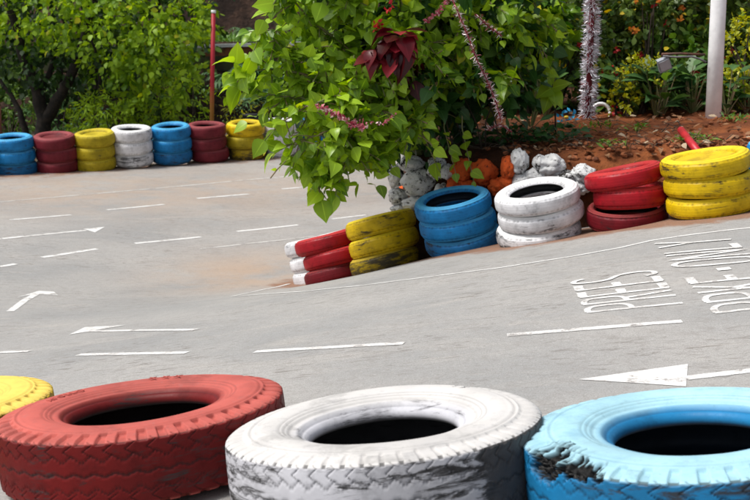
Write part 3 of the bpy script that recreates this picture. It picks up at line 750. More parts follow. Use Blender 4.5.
# --- flower spikes on the bush (pink, hanging)
def spike(px, r_, n, parent=None):
    pts = [P(*q) for q in px]; items = []; stalk = MB(); stalk.tube(pts, .004, 5, False)
    seg = len(pts)-1
    for i in range(n):
        t_ = i/n*seg; k = int(t_); q = pts[k]+(pts[k+1]-pts[k])*(t_-k); d = rv()+np.array([0,-.2,.0])
        items.append((q-bo, d, rv(), r_*RNG.uniform(.6, 1.2), RNG.random(), RNG.random()))
    o = link('flower_spike', leaves_mesh('flower_spike', items, M_SPIKE, 'small', .1, .3), BUSH)
    return o
spike([(312,104,9.5),(335,114,9.5),(352,124,9.5),(366,128,9.5)], .042, 150)
spike([(318,106,9.52),(350,120,9.52),(382,124,9.52),(396,114,9.52)], .026, 70)
spike([(425,22,9.9),(436,14,9.9),(446,2,9.9),(455,-14,9.9)], .036, 80)

# --- dark red leaved plant within the bush
rl = P(392, 60, 9.75)
RP = empty('crimson_plant', (float(rl[0]), float(rl[1]), float(rl[2])-.75), 'dark crimson leaved plant with a drooping rosette rising out of the green bush', 'plant')
ro = np.array(RP.location); items = []
hub = P(398, 34, 9.75)
for k in range(34):
    a = k*2.4; lev = k/34
    d = np.array([math.cos(a)*(1-.35*lev), math.sin(a)*.7-.25, .1-1.9*lev])
    p_ = hub+np.array([math.cos(a)*.05, math.sin(a)*.05-.02, .03-.18*lev+.0])
    items.append((p_-ro, d, np.array([math.cos(a)*.7, math.sin(a)*.7-.3, .8]), RNG.uniform(.13, .215), RNG.random(), RNG.random()))
hub2 = P(375, 52, 9.7)
for k in range(10):
    a = k*2.4; d = np.array([math.cos(a)-.2, math.sin(a)*.7-.2, -.5-.05*k])
    items.append((hub2-ro+.03*rv(), d, np.array([math.cos(a)*.6, -.6, .7]), RNG.uniform(.14,.2), RNG.random(), RNG.random()))
for k in range(7):
    q = P(408+RNG.uniform(-14,34), 72+RNG.uniform(-14,26), 10.0); items.append((q-ro, rv()+np.array([0,0,-1.]), rv()+np.array([0,-1,.5]), RNG.uniform(.12,.2), RNG.uniform(0,.4), .1))
link('rosette', leaves_mesh('rosette', items, M_REDLEAF, 'bract', .35, .55), RP)
m2 = MB(); m2.tube([ro+np.array([.05,.6,0]), ro+np.array([.06,.35,.4]), hub+np.array([0,.05,0])], [.014,.012,.008], 6, False); m2.build('stem', M_BARK, RP, loc=ro)
for (u, v_, n_) in ((377,26,10),(388,6,5)):
    items = [(P(u, v_, 9.8)-ro+.035*rv(), rv(), rv(), RNG.uniform(.03,.05), RNG.random(), 0) for _ in range(n_*2)]
    link('flower', leaves_mesh('flower', items, M_FLOWER, 'small', .2, .2), RP)

# ------------------------------------------------------------------ island soil bed
SX = axis((.2, 4.2, 80), (4.2, 13, 30)); SY = axis((0, 1, 60))
def soil_z(x, y):
    f = island_front(x); dd = y-f
    base = np.interp(x, [0,.4,1.2,2,3,5,9], [.48,.50,.56,.62,.66,.75,.9])
    return base+np.minimum(np.maximum(dd, 0), 3)*.045+.0*x
SXX = np.repeat(SX[None], len(SY), 0); tt_ = np.repeat(SY[:, None], len(SX), 1)**1.6
yf = island_front(SXX)+.02; SYY = yf+tt_*(24-yf); SXX = SXX+np.interp(SYY, [10, 13, 17, 21], [.08, .06, .2, .6])*np.clip(1-SXX/2, 0, 1)
SZ = soil_z(SXX, SYY)
nz_ = np.array([mnoise.fractal((x*3, y*3, 1), .8, 2, 5)*.03+mnoise.noise((x*1.1, y*1.1, 4))*.035 for x, y in zip(SXX.ravel(), SYY.ravel())]).reshape(SXX.shape)
SZ = SZ+nz_
fr = np.clip((SYY-island_front(SXX))/.28, 0, 1); SZ = SZ-.22*(1-fr)**1.5*np.interp(SXX, [0,1.6,2.2], [.15,.4,1.])
SZ[:, 0] = G(SXX[:, 0], SYY[:, 0])-.05
soil_shade = np.concatenate([np.ones(len(SX)), np.maximum(np.clip((1.75-SXX)/.7, 0, 1), np.clip((SYY-12.2)/.6, 0, 1)).ravel()])  # shade of the bush hollow painted into the soil colour, darker at the back too
skirt = np.stack([SXX[0], SYY[0]-.03, G(SXX[0], SYY[0])-.05], -1)
V = np.concatenate([skirt, np.stack([SXX, SYY, SZ], -1).reshape(-1, 3)])
t = NT('red_soil'); v = t.coord(rand=False)
n1 = t.noise(v, 3, 6, .65); n2 = t.noise(v, 26, 6, .75); n3 = t.noise(v, 90, 4, .7)
c = t.mix(t.ramp(n1, .35, .65), (.33,.105,.036), (.17,.055,.024)); c = t.mix(t.ramp(n2, .5, .72, 0, .75), c, (.045,.022,.014)); c = t.mix(t.ramp(n3, .6, .75, 0, .55), c, (.36,.17,.09))
c = t.mix(t.math('MULTIPLY', t.attr('soil_shade').outputs['Fac'], t.ramp(n2, .3, .6, .98, .72)), c, (.022,.013,.009)); M_SOIL = t.done(t.bsdf(c, .95, t.bump(t.math('ADD', n2, t.math('MULTIPLY', n3, .5)), .9, .03), .15))
nc = len(SX)
so = link('soil_ground', mesh('soil', V, grid_faces(len(SY)+1, nc), M_SOIL, True, dict(soil_shade=soil_shade))); tag(so, 'red brown soil bed of the planted island', kind='structure')

# crumbs, dry leaves and twigs on the soil
def soil_pt(xmin=1.0, xmax=4.2, dmax=2.4):
    x = RNG.uniform(xmin, xmax); y = island_front(x)+.06+RNG.random()**1.6*dmax; return np.array([x, y, float(soil_z(np.array(x), np.array(y)))])
M_CLOD = plain_mat('soil_clod', (.30,.10,.038), (.14,.05,.024), 20, .95, .5)
M_DRY = leaf_mat('dry_leaf', (.10,.045,.02), (.30,.15,.07), (.42,.33,.22), .15, .7, .85)
def lump(c, r_, seed, squash=.75, n=8, m=6, amp=.3, fq=1.3):
    th = np.linspace(0, 2*np.pi, n, endpoint=False); V = [[0,0,-1]]
    for i in range(1, m):
        a = -math.pi/2+math.pi*i/m
        V += [[math.cos(a)*math.cos(q), math.cos(a)*math.sin(q), math.sin(a)] for q in th]
    V.append([0,0,1]); V = np.array(V, float)
    f = np.array([1+amp*mnoise.fractal(tuple(p*fq+seed*7.3), .7, 2.2, 5) for p in V])[:, None]
    V = V*f*np.array(r_)*np.array([1,1,squash])
    Fs = [(0, 1+(j+1) % n, 1+j) for j in range(n)]
    for i in range(m-2):
        Fs += [(1+i*n+j, 1+i*n+(j+1) % n, 1+(i+1)*n+(j+1) % n, 1+(i+1)*n+j) for j in range(n)]
    l_ = len(V)-1; Fs += [(l_, 1+(m-2)*n+j, 1+(m-2)*n+(j+1) % n) for j in range(n)]
    return V+np.array(c), Fs
mb = MB()
for k in range(300):
    q = soil_pt(.9, 4.2, 2.2); mb.add(*lump(q+[0,0,.012], RNG.uniform(.006,.024), k, .7, 6, 4))
tag(mb.build('soil_clods', M_CLOD, smooth=False), 'small clods of red soil scattered on the island', kind='stuff')
its = []
for k in range(420):
    q = soil_pt(.9, 4.2, 2.6)+[0,0,.04]; its.append((q, rv()*[1,1,.2], np.array([0,0,1])+.5*rv(), RNG.uniform(.03,.09), RNG.random(), RNG.random()))
tag(link('fallen_leaves', leaves_mesh('fallen_leaves', its, M_DRY, 'ovate', .2, .3)), 'dry fallen leaves lying on the red soil', kind='stuff')
mb = MB()
for k in range(150):
    q = soil_pt(.3, 2.6 if k % 3 else 4., 1.6)+[0,0,.04]; d = rv()*[1,1,.25]*RNG.uniform(.08,.3); mb.tube([q, q+d*.5+.03*rv(), q+d], [.004,.003,.002], 4, False)
tag(mb.build('twig_litter', M_BARK), 'thin dry twigs scattered on the soil', kind='stuff')
mb = MB()
for k in range(170):
    x = RNG.uniform(1.5, 4.2); y = float(island_front(np.array(x)))+RNG.uniform(.03,.5); j = int(np.argmin(np.hypot(SXX-x, SYY-y))); z = SZ.ravel()[j]
    mb.add(*lump((SXX.ravel()[j]+RNG.normal()*.02, SYY.ravel()[j], z+.01), RNG.uniform(.01,.035), k+500, .7, 6, 4))
tag(mb.build('bank_clods', M_CLOD, smooth=False), 'clods of red soil on the bank behind the tyres', kind='stuff')
its = []
for k in range(160):
    x = RNG.uniform(1.3, 4.2); y = float(island_front(np.array(x)))+RNG.uniform(.03,.6); j = int(np.argmin(np.hypot(SXX-x, SYY-y)))
    its.append((np.array([SXX.ravel()[j]+RNG.normal()*.02, SYY.ravel()[j], SZ.ravel()[j]+.02]), rv()*[1,1,.3], np.array([0,-.3,1])+.5*rv(), RNG.uniform(.03,.09), RNG.random(), RNG.random()))
tag(link('bank_leaves', leaves_mesh('bank_leaves', its, M_DRY, 'ovate', .2, .3)), 'dry leaves caught on the soil bank behind the tyres', kind='stuff')
# arching dry stems by the white post
for (pts, lb) in ((((672,137,10.7),(690,133,10.6),(712,139,10.4),(735,148,10.2)), 'long pale dry stem lying on the soil below the white post'),):
    mb = MB(); w = [P(*q) for q in pts]; mb.tube(w, [.008,.007,.006,.004], 6); tag(mb.build('dry_stem', plain_mat('dry_stem', (.30,.22,.15))), lb, 'stem')

# ------------------------------------------------------------------ painted stone wall
def stone_mat(name, a, rub=.5):
    t = NT(name); v = t.coord(); n1 = t.noise(v, 7, 6, .7); n2 = t.noise(v, 30, 6, .75)
    m = t.ramp(t.math('ADD', t.math('MULTIPLY', n1, .6), t.math('MULTIPLY', n2, .5)), rub, rub+.07)
    gp = t.n('ShaderNodeNewGeometry').outputs['Pointiness']; m = t.math('MAXIMUM', m, t.ramp(gp, .49, .44, 0, .9))
    c = t.mix(m, a, (.035,.03,.028)); return t.done(t.bsdf(c, .85, t.bump(t.math('ADD', n1, n2), .9, .03), .2))
M_STW = stone_mat('white_painted_stone', (.82,.82,.82), .575); M_STR = stone_mat('orange_red_painted_stone', (.74,.12,.025), .64); M_MORTAR = plain_mat('red_mortar', (.13,.022,.015), (.02,.014,.012), 16, .9, .5)
WALL = empty('stone_wall', (.3, 11, .0), 'low rubble stone wall painted white and orange red around the island', 'wall')
wo = np.array(WALL.location)
wy = lambda x: float(island_front(np.array(x)))-.02
XB = np.linspace(.3, 2.0, 24)
Vc = []; 
for x in XB:
    y = wy(x)+.09; zb = g(x, y)-.1; zt = float(soil_z(np.array(x), np.array(y)))-.05
    zt = min(zt, float(P(0, np.interp(x, [.1,.6,1.1,1.5,2.0],[163,165,163,162,170]), y)[2]))
    Vc += [(x, y, zb), (x, y, zt), (x+.05, y+.35, zt)]
# end return running back from the corner
Fc = [(3*i+j, 3*i+3+j, 3*i+4+j, 3*i+1+j) for i in range(len(XB)-1) for j in (0, 1)]
k0 = len(Vc); 
for y in np.linspace(11.06, 20, 12):
    x = .34+max(0, y-13.5)*.08; Vc += [(x, y, g(x, y)-.1), (x, y, .45)]
Fc += [(k0+2*i, k0+2*i+1, k0+2*i+3, k0+2*i+2) for i in range(11)]
link('mortar', mesh('mortar', np.array(Vc)-wo, [tuple(f) for f in Fc], M_MORTAR, False), WALL)
STN = [ # u, v, radius u, radius v, colour
 (396,176,9,11,'w'),(411,164,13,8,'w'),(418,182,17,14,'w'),(398,196,10,8,'w'),(416,204,14,8,'w'),(442,197,9,14,'w'),(436,168,10,11,'w'),(455,186,8,12,'r'),
 (463,170,12,11,'r'),(484,172,13,13,'r'),(470,188,16,8,'r'),(499,187,11,9,'r'),(448,172,8,8,'w'),(508,168,8,12,'r'),(519,162,10,13,'w'),(507,184,9,9,'r'),(522,182,10,9,'w'),
 (540,163,8,7,'w'),(552,166,14,11,'w'),(537,178,11,9,'w'),(566,178,11,8,'w'),(583,174,12,9,'w'),(578,187,12,8,'w'),(598,184,10,7,'w'),(402,210,12,6,'w'),(430,213,12,6,'w'),(612,187,9,6,'w')]
for i, (u, v_, ru, rv_, c_) in enumerate(STN):
    x_ = (u-375)/F*10.6; Y = wy(x_)-.02; s_ = Y/F; p_ = P(u, v_, Y)
    r_ = lump((0,0,0), (ru*s_*.97, .10, rv_*s_*1.02), i+3, 1, 44, 30, .24, 1.5)
    o = link('stone', mesh('stone', r_[0], r_[1], M_STW if c_ == 'w' else M_STR, True), WALL); o.location = p_-wo
    o['label'] = 'white painted stone' if c_ == 'w' else 'orange red painted stone'
for i in range(22):    # stones of the return wall, seen from the left
    y = 11.45+i*.4; x = .33+max(0, y-13.5)*.08
    for zz in (.0, .27):
        r_ = lump((0,0,0), (.12,.2,.15), i+60, 1, 14, 10, .4); z0 = min(.3, g(x, y)+.15+zz)
        o = link('stone', mesh('stone', r_[0], r_[1], M_STW if (i//4) % 2 == 0 else M_STR, True), WALL); o.location = np.array([x, y, z0])-wo

# ------------------------------------------------------------------ posts, pipe, lamp
M_WHITEPAINT = plain_mat('chalky_white_paint', (.86,.86,.88), (.74,.74,.76), 6, .55, .2, 30)
b = P(712.5, 129, 11.6); mb = MB(); mb.tube([(b[0], b[1], b[2]-.25), (b[0]+.002, b[1], b[2]+.9), (b[0]+.008, b[1], b[2]+3.2)], [.071,.068,.066], 28)
wp = empty('white_post', b, 'round white painted post rising out of the soil', 'post'); mb.build('shaft', M_WHITEPAINT, wp, loc=b)
mb = MB(); mb.add(*lump((b[0]+.02, b[1]-.05, b[2]-.02), (.30,.22,.10), 88, 1, 14, 8, .4)); tag(mb.build('soil_mound', M_SOIL), 'small heap of red soil around the foot of the white post', kind='stuff')
M_REDPIPE = plain_mat('red_pipe_paint', (.48,.02,.03), (.33,.015,.02), 6, .4); M_BLUEPIPE = plain_mat('blue_pipe_paint', (.02,.25,.42), (.1,.35,.5), 9, .45)
a = P(681, 130, 10.25); b = P(699, 153, 9.62); e = P(706, 161, 9.4)
pp = empty('bent_pipe', a, 'red pipe with a blue end leaning out of the soil behind the yellow tyres', 'pipe')
mb = MB(); mb.tube([a, a+(b-a)*.5, b], .03, 14); mb.build('pipe_sleeve', M_REDPIPE, pp, loc=a)
mb = MB(); mb.tube([b-(b-a)*.02, e], .028, 14); mb.build('pipe_end', M_BLUEPIPE, pp, loc=a)
# tinsel wrapped post
b = P(588, 133, 11.9)
tp = empty('tinsel_post', b, 'slim red post wrapped from top to foot in shaggy silver white tinsel', 'post')
mb = MB(); mb.tube([(b[0]-.012, b[1], b[2]-.15), (b[0], b[1], b[2]+.7), (b[0]+.02, b[1], b[2]+2.2)], .026, 14); mb.build('pole', plain_mat('tinsel_core', (.13,.006,.012)), tp, loc=b)
t = NT('silver_tinsel'); a_ = t.attr('tint'); sep = t.n('ShaderNodeSeparateColor'); t.l(a_.outputs['Color'], sep.inputs[0])
c = t.mix(t.ramp(sep.outputs[0], .12, .2), (.30,.03,.06), (.80,.80,.86)); M_TINSEL = t.done(t.bsdf(c, .28, spec=.6, Metallic=.25))
its = []
for k in range(3900):
    zz = RNG.uniform(-.02, 1.9); a = RNG.uniform(0, 6.283); tf = math.sin(zz*26+a)
    if mnoise.noise((math.cos(a)*1.4, math.sin(a)*1.4, zz*9)) < -.30: continue
    d = np.array([math.cos(a), math.sin(a), RNG.uniform(-.7,.7)]); its.append((np.array([-.01+zz*.015+.03*math.cos(a), .03*math.sin(a), zz]), d, rv(), RNG.uniform(.045,.085), RNG.random(), 0))
link('tinsel', leaves_mesh('tinsel', its, M_TINSEL, 'thread', .1, .25), tp)
# tinsel garlands strung through the bush
M_GARL = NT('pink_tinsel'); t = M_GARL; a_ = t.attr('tint'); sep = t.n('ShaderNodeSeparateColor'); t.l(a_.outputs['Color'], sep.inputs[0])
c = t.mix(t.ramp(sep.outputs[0], .38, .5), (.28,.03,.05), (.70,.60,.62)); M_GARL = t.done(t.bsdf(c, .3, spec=.6, Metallic=.2))
def garland(px, label, n, r_):
    pts = [P(*q) for q in px]; o0 = pts[0]; o = empty('tinsel_garland', o0, label, 'garland', 'tinsel garlands strung through the bush')
    m_ = MB(); m_.tube(pts, .006, 5, False); m_.build('cord', plain_mat('garland_cord', (.2,.02,.03)), o, loc=o0)
    its = []; seg = len(pts)-1
    for i in range(n):
        t_ = RNG.random()*seg*.9999; k = int(t_); q = pts[k]+(pts[k+1]-pts[k])*(t_-k)
        its.append((q-o0, rv(), rv(), r_*RNG.uniform(.6,1.2), RNG.random(), 0))
    link('tinsel', leaves_mesh('garland_tinsel', its, M_GARL, 'thread', .1, .25), o)
garland([(448,-10,9.8),(458,12,9.75),(468,36,9.7),(478,62,9.7),(488,82,9.75),(496,102,9.8),(501,120,9.9)], 'long pink and white tinsel garland hanging down the right side of the bush', 620, .045)
garland([(476,14,9.9),(488,26,9.9),(502,36,9.95)], 'short tinsel garland beside the long hanging one', 110, .045)
garland([(487,130,10.2),(500,124,10.2),(512,132,10.2)], 'tinsel tuft tangled at the foot of the bush', 90, .04)
# grey flood lamp on a bent arm from the post
lb = P(664, 64, 11.6); fl = empty('flood_lamp', lb, 'small grey flood lamp hanging from a bent arm off the white post', 'lamp')
M_GREY = plain_mat('grey_metal', (.30,.32,.36), (.2,.21,.24), 10, .45); M_RUST = plain_mat('rusty_arm', (.14,.06,.035), (.07,.04,.03), 20, .7); M_CABLE = plain_mat('grey_cable', (.16,.16,.17), None, 20, .5)
Mr = Matrix.Rotation(R(-24), 3, 'Y') @ Matrix.Rotation(R(25), 3, 'X')
mb = MB(); mb.box(lb, (.115,.05,.12), Mr, .92); mb.box(np.array(lb)+np.array(Mr @ Vector((0,.035,0))), (.07,.03,.08), Mr); mb.build('housing', M_GREY, fl, smooth=False, loc=lb)
mb = MB(); mb.box(np.array(lb)+np.array(Mr @ Vector((0,-.027,0))), (.095,.008,.095), Mr); mb.build('lens', plain_mat('lamp_lens', (.42,.44,.48), None, 4, .15), fl, smooth=False, loc=lb)
mb = MB(); mb.tube([P(662,57,11.6), P(662,54,11.6), P(680,53.5,11.6), P(705,54.5,11.6)], .011, 8); mb.build('arm', M_RUST, fl, loc=lb)
mb = MB(); mb.tube([P(663,56,11.56), P(675,57,11.55), P(692,56.5,11.55), P(700,59,11.55), P(706,62,11.56)], .009, 8); mb.build('cable', M_CABLE, fl, loc=lb)

# ------------------------------------------------------------------ island shrubs
def shrub(name, label, c, rad, n, L, mat, shape='ovate', tint=(0,1), group=None, cat='shrub', flowers=None, nl=(4,8), fm=None, out=.14, base=None, rings=None):
    c = np.array(c, float); zb = base if base is not None else float(soil_z(np.array(c[0]), np.array(c[1])))
    o0 = np.array([c[0], c[1], zb]); o = empty(name, o0, label, cat, group); items = []; m_ = MB()
    for q, d in blob_points(c, rad, n, .5):
        if q[2] < zb+.02: continue
        twig(items, q, q+d*out*RNG.uniform(.4,1.2)+np.array([0,0,.02]), int(RNG.integers(*nl)), L, .1, tint)
    link('foliage', leaves_mesh(name+'_foliage', [((i[0]-o0),)+tuple(i[1:]) for i in items], mat, shape, .15, .25), o)
    for k in range(7):
        e = c+rv()*np.array(rad)*.7; s0 = o0+np.array([RNG.uniform(-.06,.06), RNG.uniform(-.05,.05), -.05]); m_.tube([s0, (s0+e)/2+.06*rv(), e], [.016,.011,.005], 5, False)
    m_.build('stem', M_BARK, o, loc=o0)
    for f_ in range(flowers or 0):
        d = rv(); d[1] = -abs(d[1]); q = c+d*np.array(rad)*RNG.uniform(1.0,1.22)
        fi = [(q-o0+.008*rv(), np.array([math.cos(k*1.26), -.35, math.sin(k*1.26)])+.25*rv(), np.array([0,-1,.3])+.3*rv(), RNG.uniform(.028,.055), RNG.random(), 0) for k in range(6)]
        link('flower', leaves_mesh('flower', fi, fm or M_FLOWER, 'small', .2, .2), o)
    return o
HG = 'flowering shrubs at the back of the island'
shrub('flowering_shrub', 'dark dense shrub with small yellow leaves behind the tinsel post', P(555,45,13.2), (.62,.5,.95), 620, .075, M_HEDGE, 'ovate', (0,.9), HG, flowers=3)
shrub('flowering_shrub', 'dark shrub dotted with red flowers between the tinsel post and lamp', P(632,20,13.4), (.6,.5,.8), 600, .08, M_HEDGE, 'ovate', (.1,1), HG, flowers=16)
shrub('flowering_shrub', 'loose shrub with red and orange flowers behind the white post', P(695,30,13.3), (.55,.5,.95), 520, .09, M_HEDGE, 'ovate', (.2,1), HG, flowers=12)
shrub('flowering_shrub', 'tall shrub with red blossoms at the right edge', P(762,40,13.1), (.55,.5,.9), 520, .085, M_HEDGE, 'ovate', (.2,1), HG, flowers=10)
shrub('flowering_shrub', 'dark shrub deep in the shade behind the leafy bush', P(485,60,13.0), (.7,.5,.9), 560, .09, M_LEAFDARK, 'ovate', (0,.4), HG)
shrub('light_green_shrub', 'fresh light green shrub behind the tinsel post and sapling', P(528,30,12.6), (.34,.3,.5), 150, .12, M_LEAF, 'heart', (0,.8))
shrub('light_green_shrub', 'fresh green shrub in the gap left of the white post', P(690,75,12.9), (.3,.25,.4), 120, .11, M_WEED, 'ovate', (0,.8))
shrub('orange_flowered_shrub', 'shrub with a patch of orange flowers high behind the lamp', P(648,8,12.9), (.3,.25,.25), 70, .08, M_HEDGE, 'ovate', (.3,1), flowers=10, fm=M_ORANGE)
GG = 'golden yellow shrubs on the island'
shrub('golden_shrub', 'golden yellow leaved shrub hanging below the flood lamp', P(643,82,12.1), (.20,.15,.17), 90, .045, M_GOLD, 'ovate', (.2,1), GG, nl=(5,9), out=.1)
shrub('golden_shrub', 'small golden sprig drooping left of the flood lamp', P(625,102,12.0), (.11,.1,.12), 42, .045, M_GOLD, 'ovate', (.2,1), GG, nl=(5,8), out=.08)
shrub('golden_shrub', 'large golden yellow shrub right of the white post', P(748,48,12.3), (.26,.2,.27), 110, .05, M_GOLD, 'ovate', (.1,1), GG, nl=(5,9), out=.1)
shrub('golden_shrub', 'lower golden green shrub by the right edge', P(742,92,12.1), (.2,.15,.14), 75, .05, M_GOLD, 'ovate', (0,.8), GG, nl=(5,9), out=.1)
def strap_plant(u, v_, Y, n, L, label, mat=M_BROAD, shape='ovate', spread=1., tint=(0,1), group='broad leaved plants on the island'):
    b = P(u, v_, Y); b[2] = float(soil_z(np.array(b[0]), np.array(b[1]))); o = empty('broad_leaved_plant', b, label, 'plant', group); items = []; m_ = MB()
    for k in range(n):
        a = RNG.uniform(0, 6.283); hgt = RNG.uniform(.03,.42); q = np.array([math.cos(a)*.1*spread, math.sin(a)*.08, hgt])
        items.append((q, np.array([math.cos(a)*spread, math.sin(a)*.7, RNG.uniform(.3,1.)]), np.array([-math.cos(a)*.3, -.3, 1]), L*RNG.uniform(.6,1.1), RNG.uniform(*tint), RNG.random()))
        m_.tube([(0,0,-.02), q*.6, q], [.008,.006,.004], 4, False)
    link('foliage', leaves_mesh('broad_foliage', items, mat, shape, .2, .45), o); m_.build('stem', M_STEM, o)
strap_plant(655,128,11.9,26,.26,'dark broad leaved plant under the flood lamp')
strap_plant(625,130,12.2,18,.30,'broad leaved plant right of the tinsel post')
strap_plant(682,118,12.2,22,.24,'glossy dark plant left of the white post')
strap_plant(738,118,12.0,16,.22,'dark plant right of the white post by the edge')
strap_plant(600,95,12.6,24,.24,'pale green leafy plant behind the tinsel post',M_WEED)
strap_plant(530,140,11.5,20,.17,'low dark leafy plant in the shade left of the tinsel post',M_BROAD)
for i, (u, m_, lb) in enumerate(((636,M_BROAD,'low leafy plant below the golden sprig'),(662,M_WEED,'fresh green low plant below the flood lamp'),(692,M_BROAD,'dark low plant just left of the white post'),(726,M_BROAD,'low plant at the right side of the white post'),(745,M_WEED,'pale green low plant by the right edge'),(545,M_BROAD,'dark low plant beside the sapling stem'))):
    strap_plant(u, 128, (12.1 if u < 655 else 11.8)+.1*(i % 3), 20, .17, lb, m_)
for (u, v_, Y, lb) in ((612,98,12.5,'low shrub with scattered red flowers right of the tinsel'),(675,96,12.4,'low shrub with scattered red flowers left of the white post'),(735,105,12.3,'low shrub with scattered red flowers right of the white post')):
    shrub('flowering_shrub', lb, P(u, v_, Y), (.30,.2,.24), 130, .075, M_HEDGE, 'ovate', (.1,1), HG, flowers=9)
# sapling with big light leaves
b = P(556, 137, 11.0); sap = empty('sapling', b, 'thin sapling with a few large light green leaves in front of the dark shrubs', 'sapling')
m_ = MB(); tip = P(552, 84, 10.9); m_.tube([np.array(b)-[0,0,.05], (b+tip)/2+[.01,0,0], tip], [.008,.007,.005], 6); m_.build('stem', M_BARK, sap, loc=b)
items = []
for (u0, v0, u1, v1, L) in ((552,88,574,80,.2),(552,88,536,96,.2),(552,92,566,108,.18),(550,95,541,116,.18),(553,90,556,104,.17),(552,86,548,70,.17),(540,70,566,76,.2),(535,64,560,58,.2),(530,40,552,32,.2),(528,22,550,16,.2),(530,78,516,70,.2)):
    a = P(u0, v0, 10.9); d = P(u1, v1, 10.8)-a; items.append((a-b, d, np.array([0,-.8,.8]), L, RNG.uniform(.5,1), .1))
link('foliage', leaves_mesh('sapling_foliage', items, M_LEAF, 'heart', .15, .2), sap)
# small weeds on the soil
for i, (u, v_, Y, n_, lb) in enumerate(((690,148,10.1,90,'low feathery green weed left of the red pipe'),(612,158,10.1,40,'tiny green weed on the soil above the red tyres'),(598,146,11.2,40,'tuft of weed at the foot of the tinsel post'),(545,148,10.9,60,'creeping weed among the twigs left of the tinsel post'),(635,143,10.9,36,'small weed in the middle of the bare soil'),(735,127,11.2,50,'low weed right of the white post'))):
    b = P(u, v_, Y); b[2] = float(soil_z(np.array(b[0]), np.array(b[1]))); o = empty('weed', b, lb, 'weed', 'small weeds on the red soil')
    its = [(np.array([RNG.normal()*.07, RNG.normal()*.06, .01+RNG.random()*.05]), rv()*[1,1,.3]+np.array([0,0,.55]), np.array([0,0,1])+.5*rv(), RNG.uniform(.03,.09), RNG.random(), 0) for _ in range(n_)]
    link('foliage', leaves_mesh('weed_foliage', its, M_WEED, 'lance', .2, .4), o)
for i, (u, v_, n_) in enumerate(((455,148,50),(478,143,40),(500,147,60),(520,143,40),(540,140,36),(570,150,30),(560,158,26))):
    b = P(u, v_, 11.0-.004*(u-455)); b[2] = float(soil_z(np.array(b[0]), np.array(b[1]))); o = empty('creeping_plant', b, 'low dark creeper tangled on the wall top under the leafy bush', 'plant', 'creepers on the wall top')
    its = [(np.array([RNG.normal()*.10, RNG.normal()*.08, .01+RNG.random()*.13]), rv()*[1,1,.3]+np.array([0,0,.3]), np.array([0,-.3,1])+.6*rv(), RNG.uniform(.04,.10), RNG.random()*.7, 0) for _ in range(n_)]
    link('foliage', leaves_mesh('creeper_foliage', its, M_LEAFDARK, 'ovate', .2, .3), o)
# blue flowers and a white-red ring glimpsed among the plants
b = P(566, 117, 11.9); o = empty('blue_flowers', b, 'cluster of bright blue flowers with yellow centre left of the tinsel post', 'flowers')
M_BLUEF = leaf_mat('blue_petal', (.02,.22,.5), (.05,.42,.72), None, .2, .5)
its = [(np.array([RNG.normal()*.06, 0, RNG.normal()*.035]), rv(), np.array([0,-1,.2])+.3*rv(), .05, RNG.random(), 0) for _ in range(26)]
link('blossoms', leaves_mesh('blue_petals', its, M_BLUEF, 'small', .2, .2), o)
m_ = MB(); m_.add(*lump((0,-.02,0), .022, 2)); m_.build('centre', plain_mat('yellow_centre', (.6,.4,.03)), o)
m_ = MB(); m_.tube([(0,0,-.25),(0,.01,-.1),(0,.02,0)], .006, 5); m_.build('stem', M_STEM, o)
b = P(601, 113, 12.1); o = empty('plastic_ring', b, 'white plastic ring with a red tab lying among plants right of the tinsel post', 'ring')
m_ = MB(); m_.tube([(.085*math.cos(a), .02*math.sin(a)*1., .085*math.sin(a)) for a in np.linspace(R(-110), R(170), 26)], .018, 8); m_.build('hoop', M_WHITEPAINT, o)
m_ = MB(); m_.tube([(.09,.0,-.01),(.15,-.02,-.02),(.2,-.02,-.01)], [.02,.034,.02], 8); m_.build('tab', M_REDPIPE, o)

# ------------------------------------------------------------------ far side: trees, hillside, pole
M_POLE = NT('red_pole_paint'); t = M_POLE; v = t.coord(rand=False); sepz = t.n('ShaderNodeSeparateXYZ'); t.l(v, sepz.inputs[0])
n_ = t.noise(v, 9, 5, .7); f_ = t.ramp(t.math('ADD', sepz.outputs[2], t.math('MULTIPLY', n_, .7)), .85, 1.35)
M_POLE = t.done(t.bsdf(t.mix(f_, t.mix(n_, (.22,.09,.02), (.45,.22,.04)), (.40,.015,.03)), .5, spec=.4))
b = P(211, 142, 21.5); rp = empty('red_pole', b, 'slim red pole with white tip and rusty lower half behind the far tyres', 'pole')
top = P(213.5, 13, 21.5); m_ = MB(); m_.tube([np.array(b)-[0,0,.4], (b+top)/2, top], .036, 12); m_.build('shaft', M_POLE, rp, loc=b)
tip = P(213.6, 10, 21.5); m_ = MB(); m_.tube([top, tip], .04, 12); m_.build('tip', M_WHITEPAINT, rp, loc=b)
b = P(-3, 140, 21.2); m_ = MB(); m_.tube([np.array(b)-[0,0,.6], P(-4,106,21.2)], [.08,.078], 12); tag(m_.build('brown_post', plain_mat('brown_post', (.17,.06,.04), None, 6), loc=b), 'stout brown post at the left edge behind the far tyres', 'post')

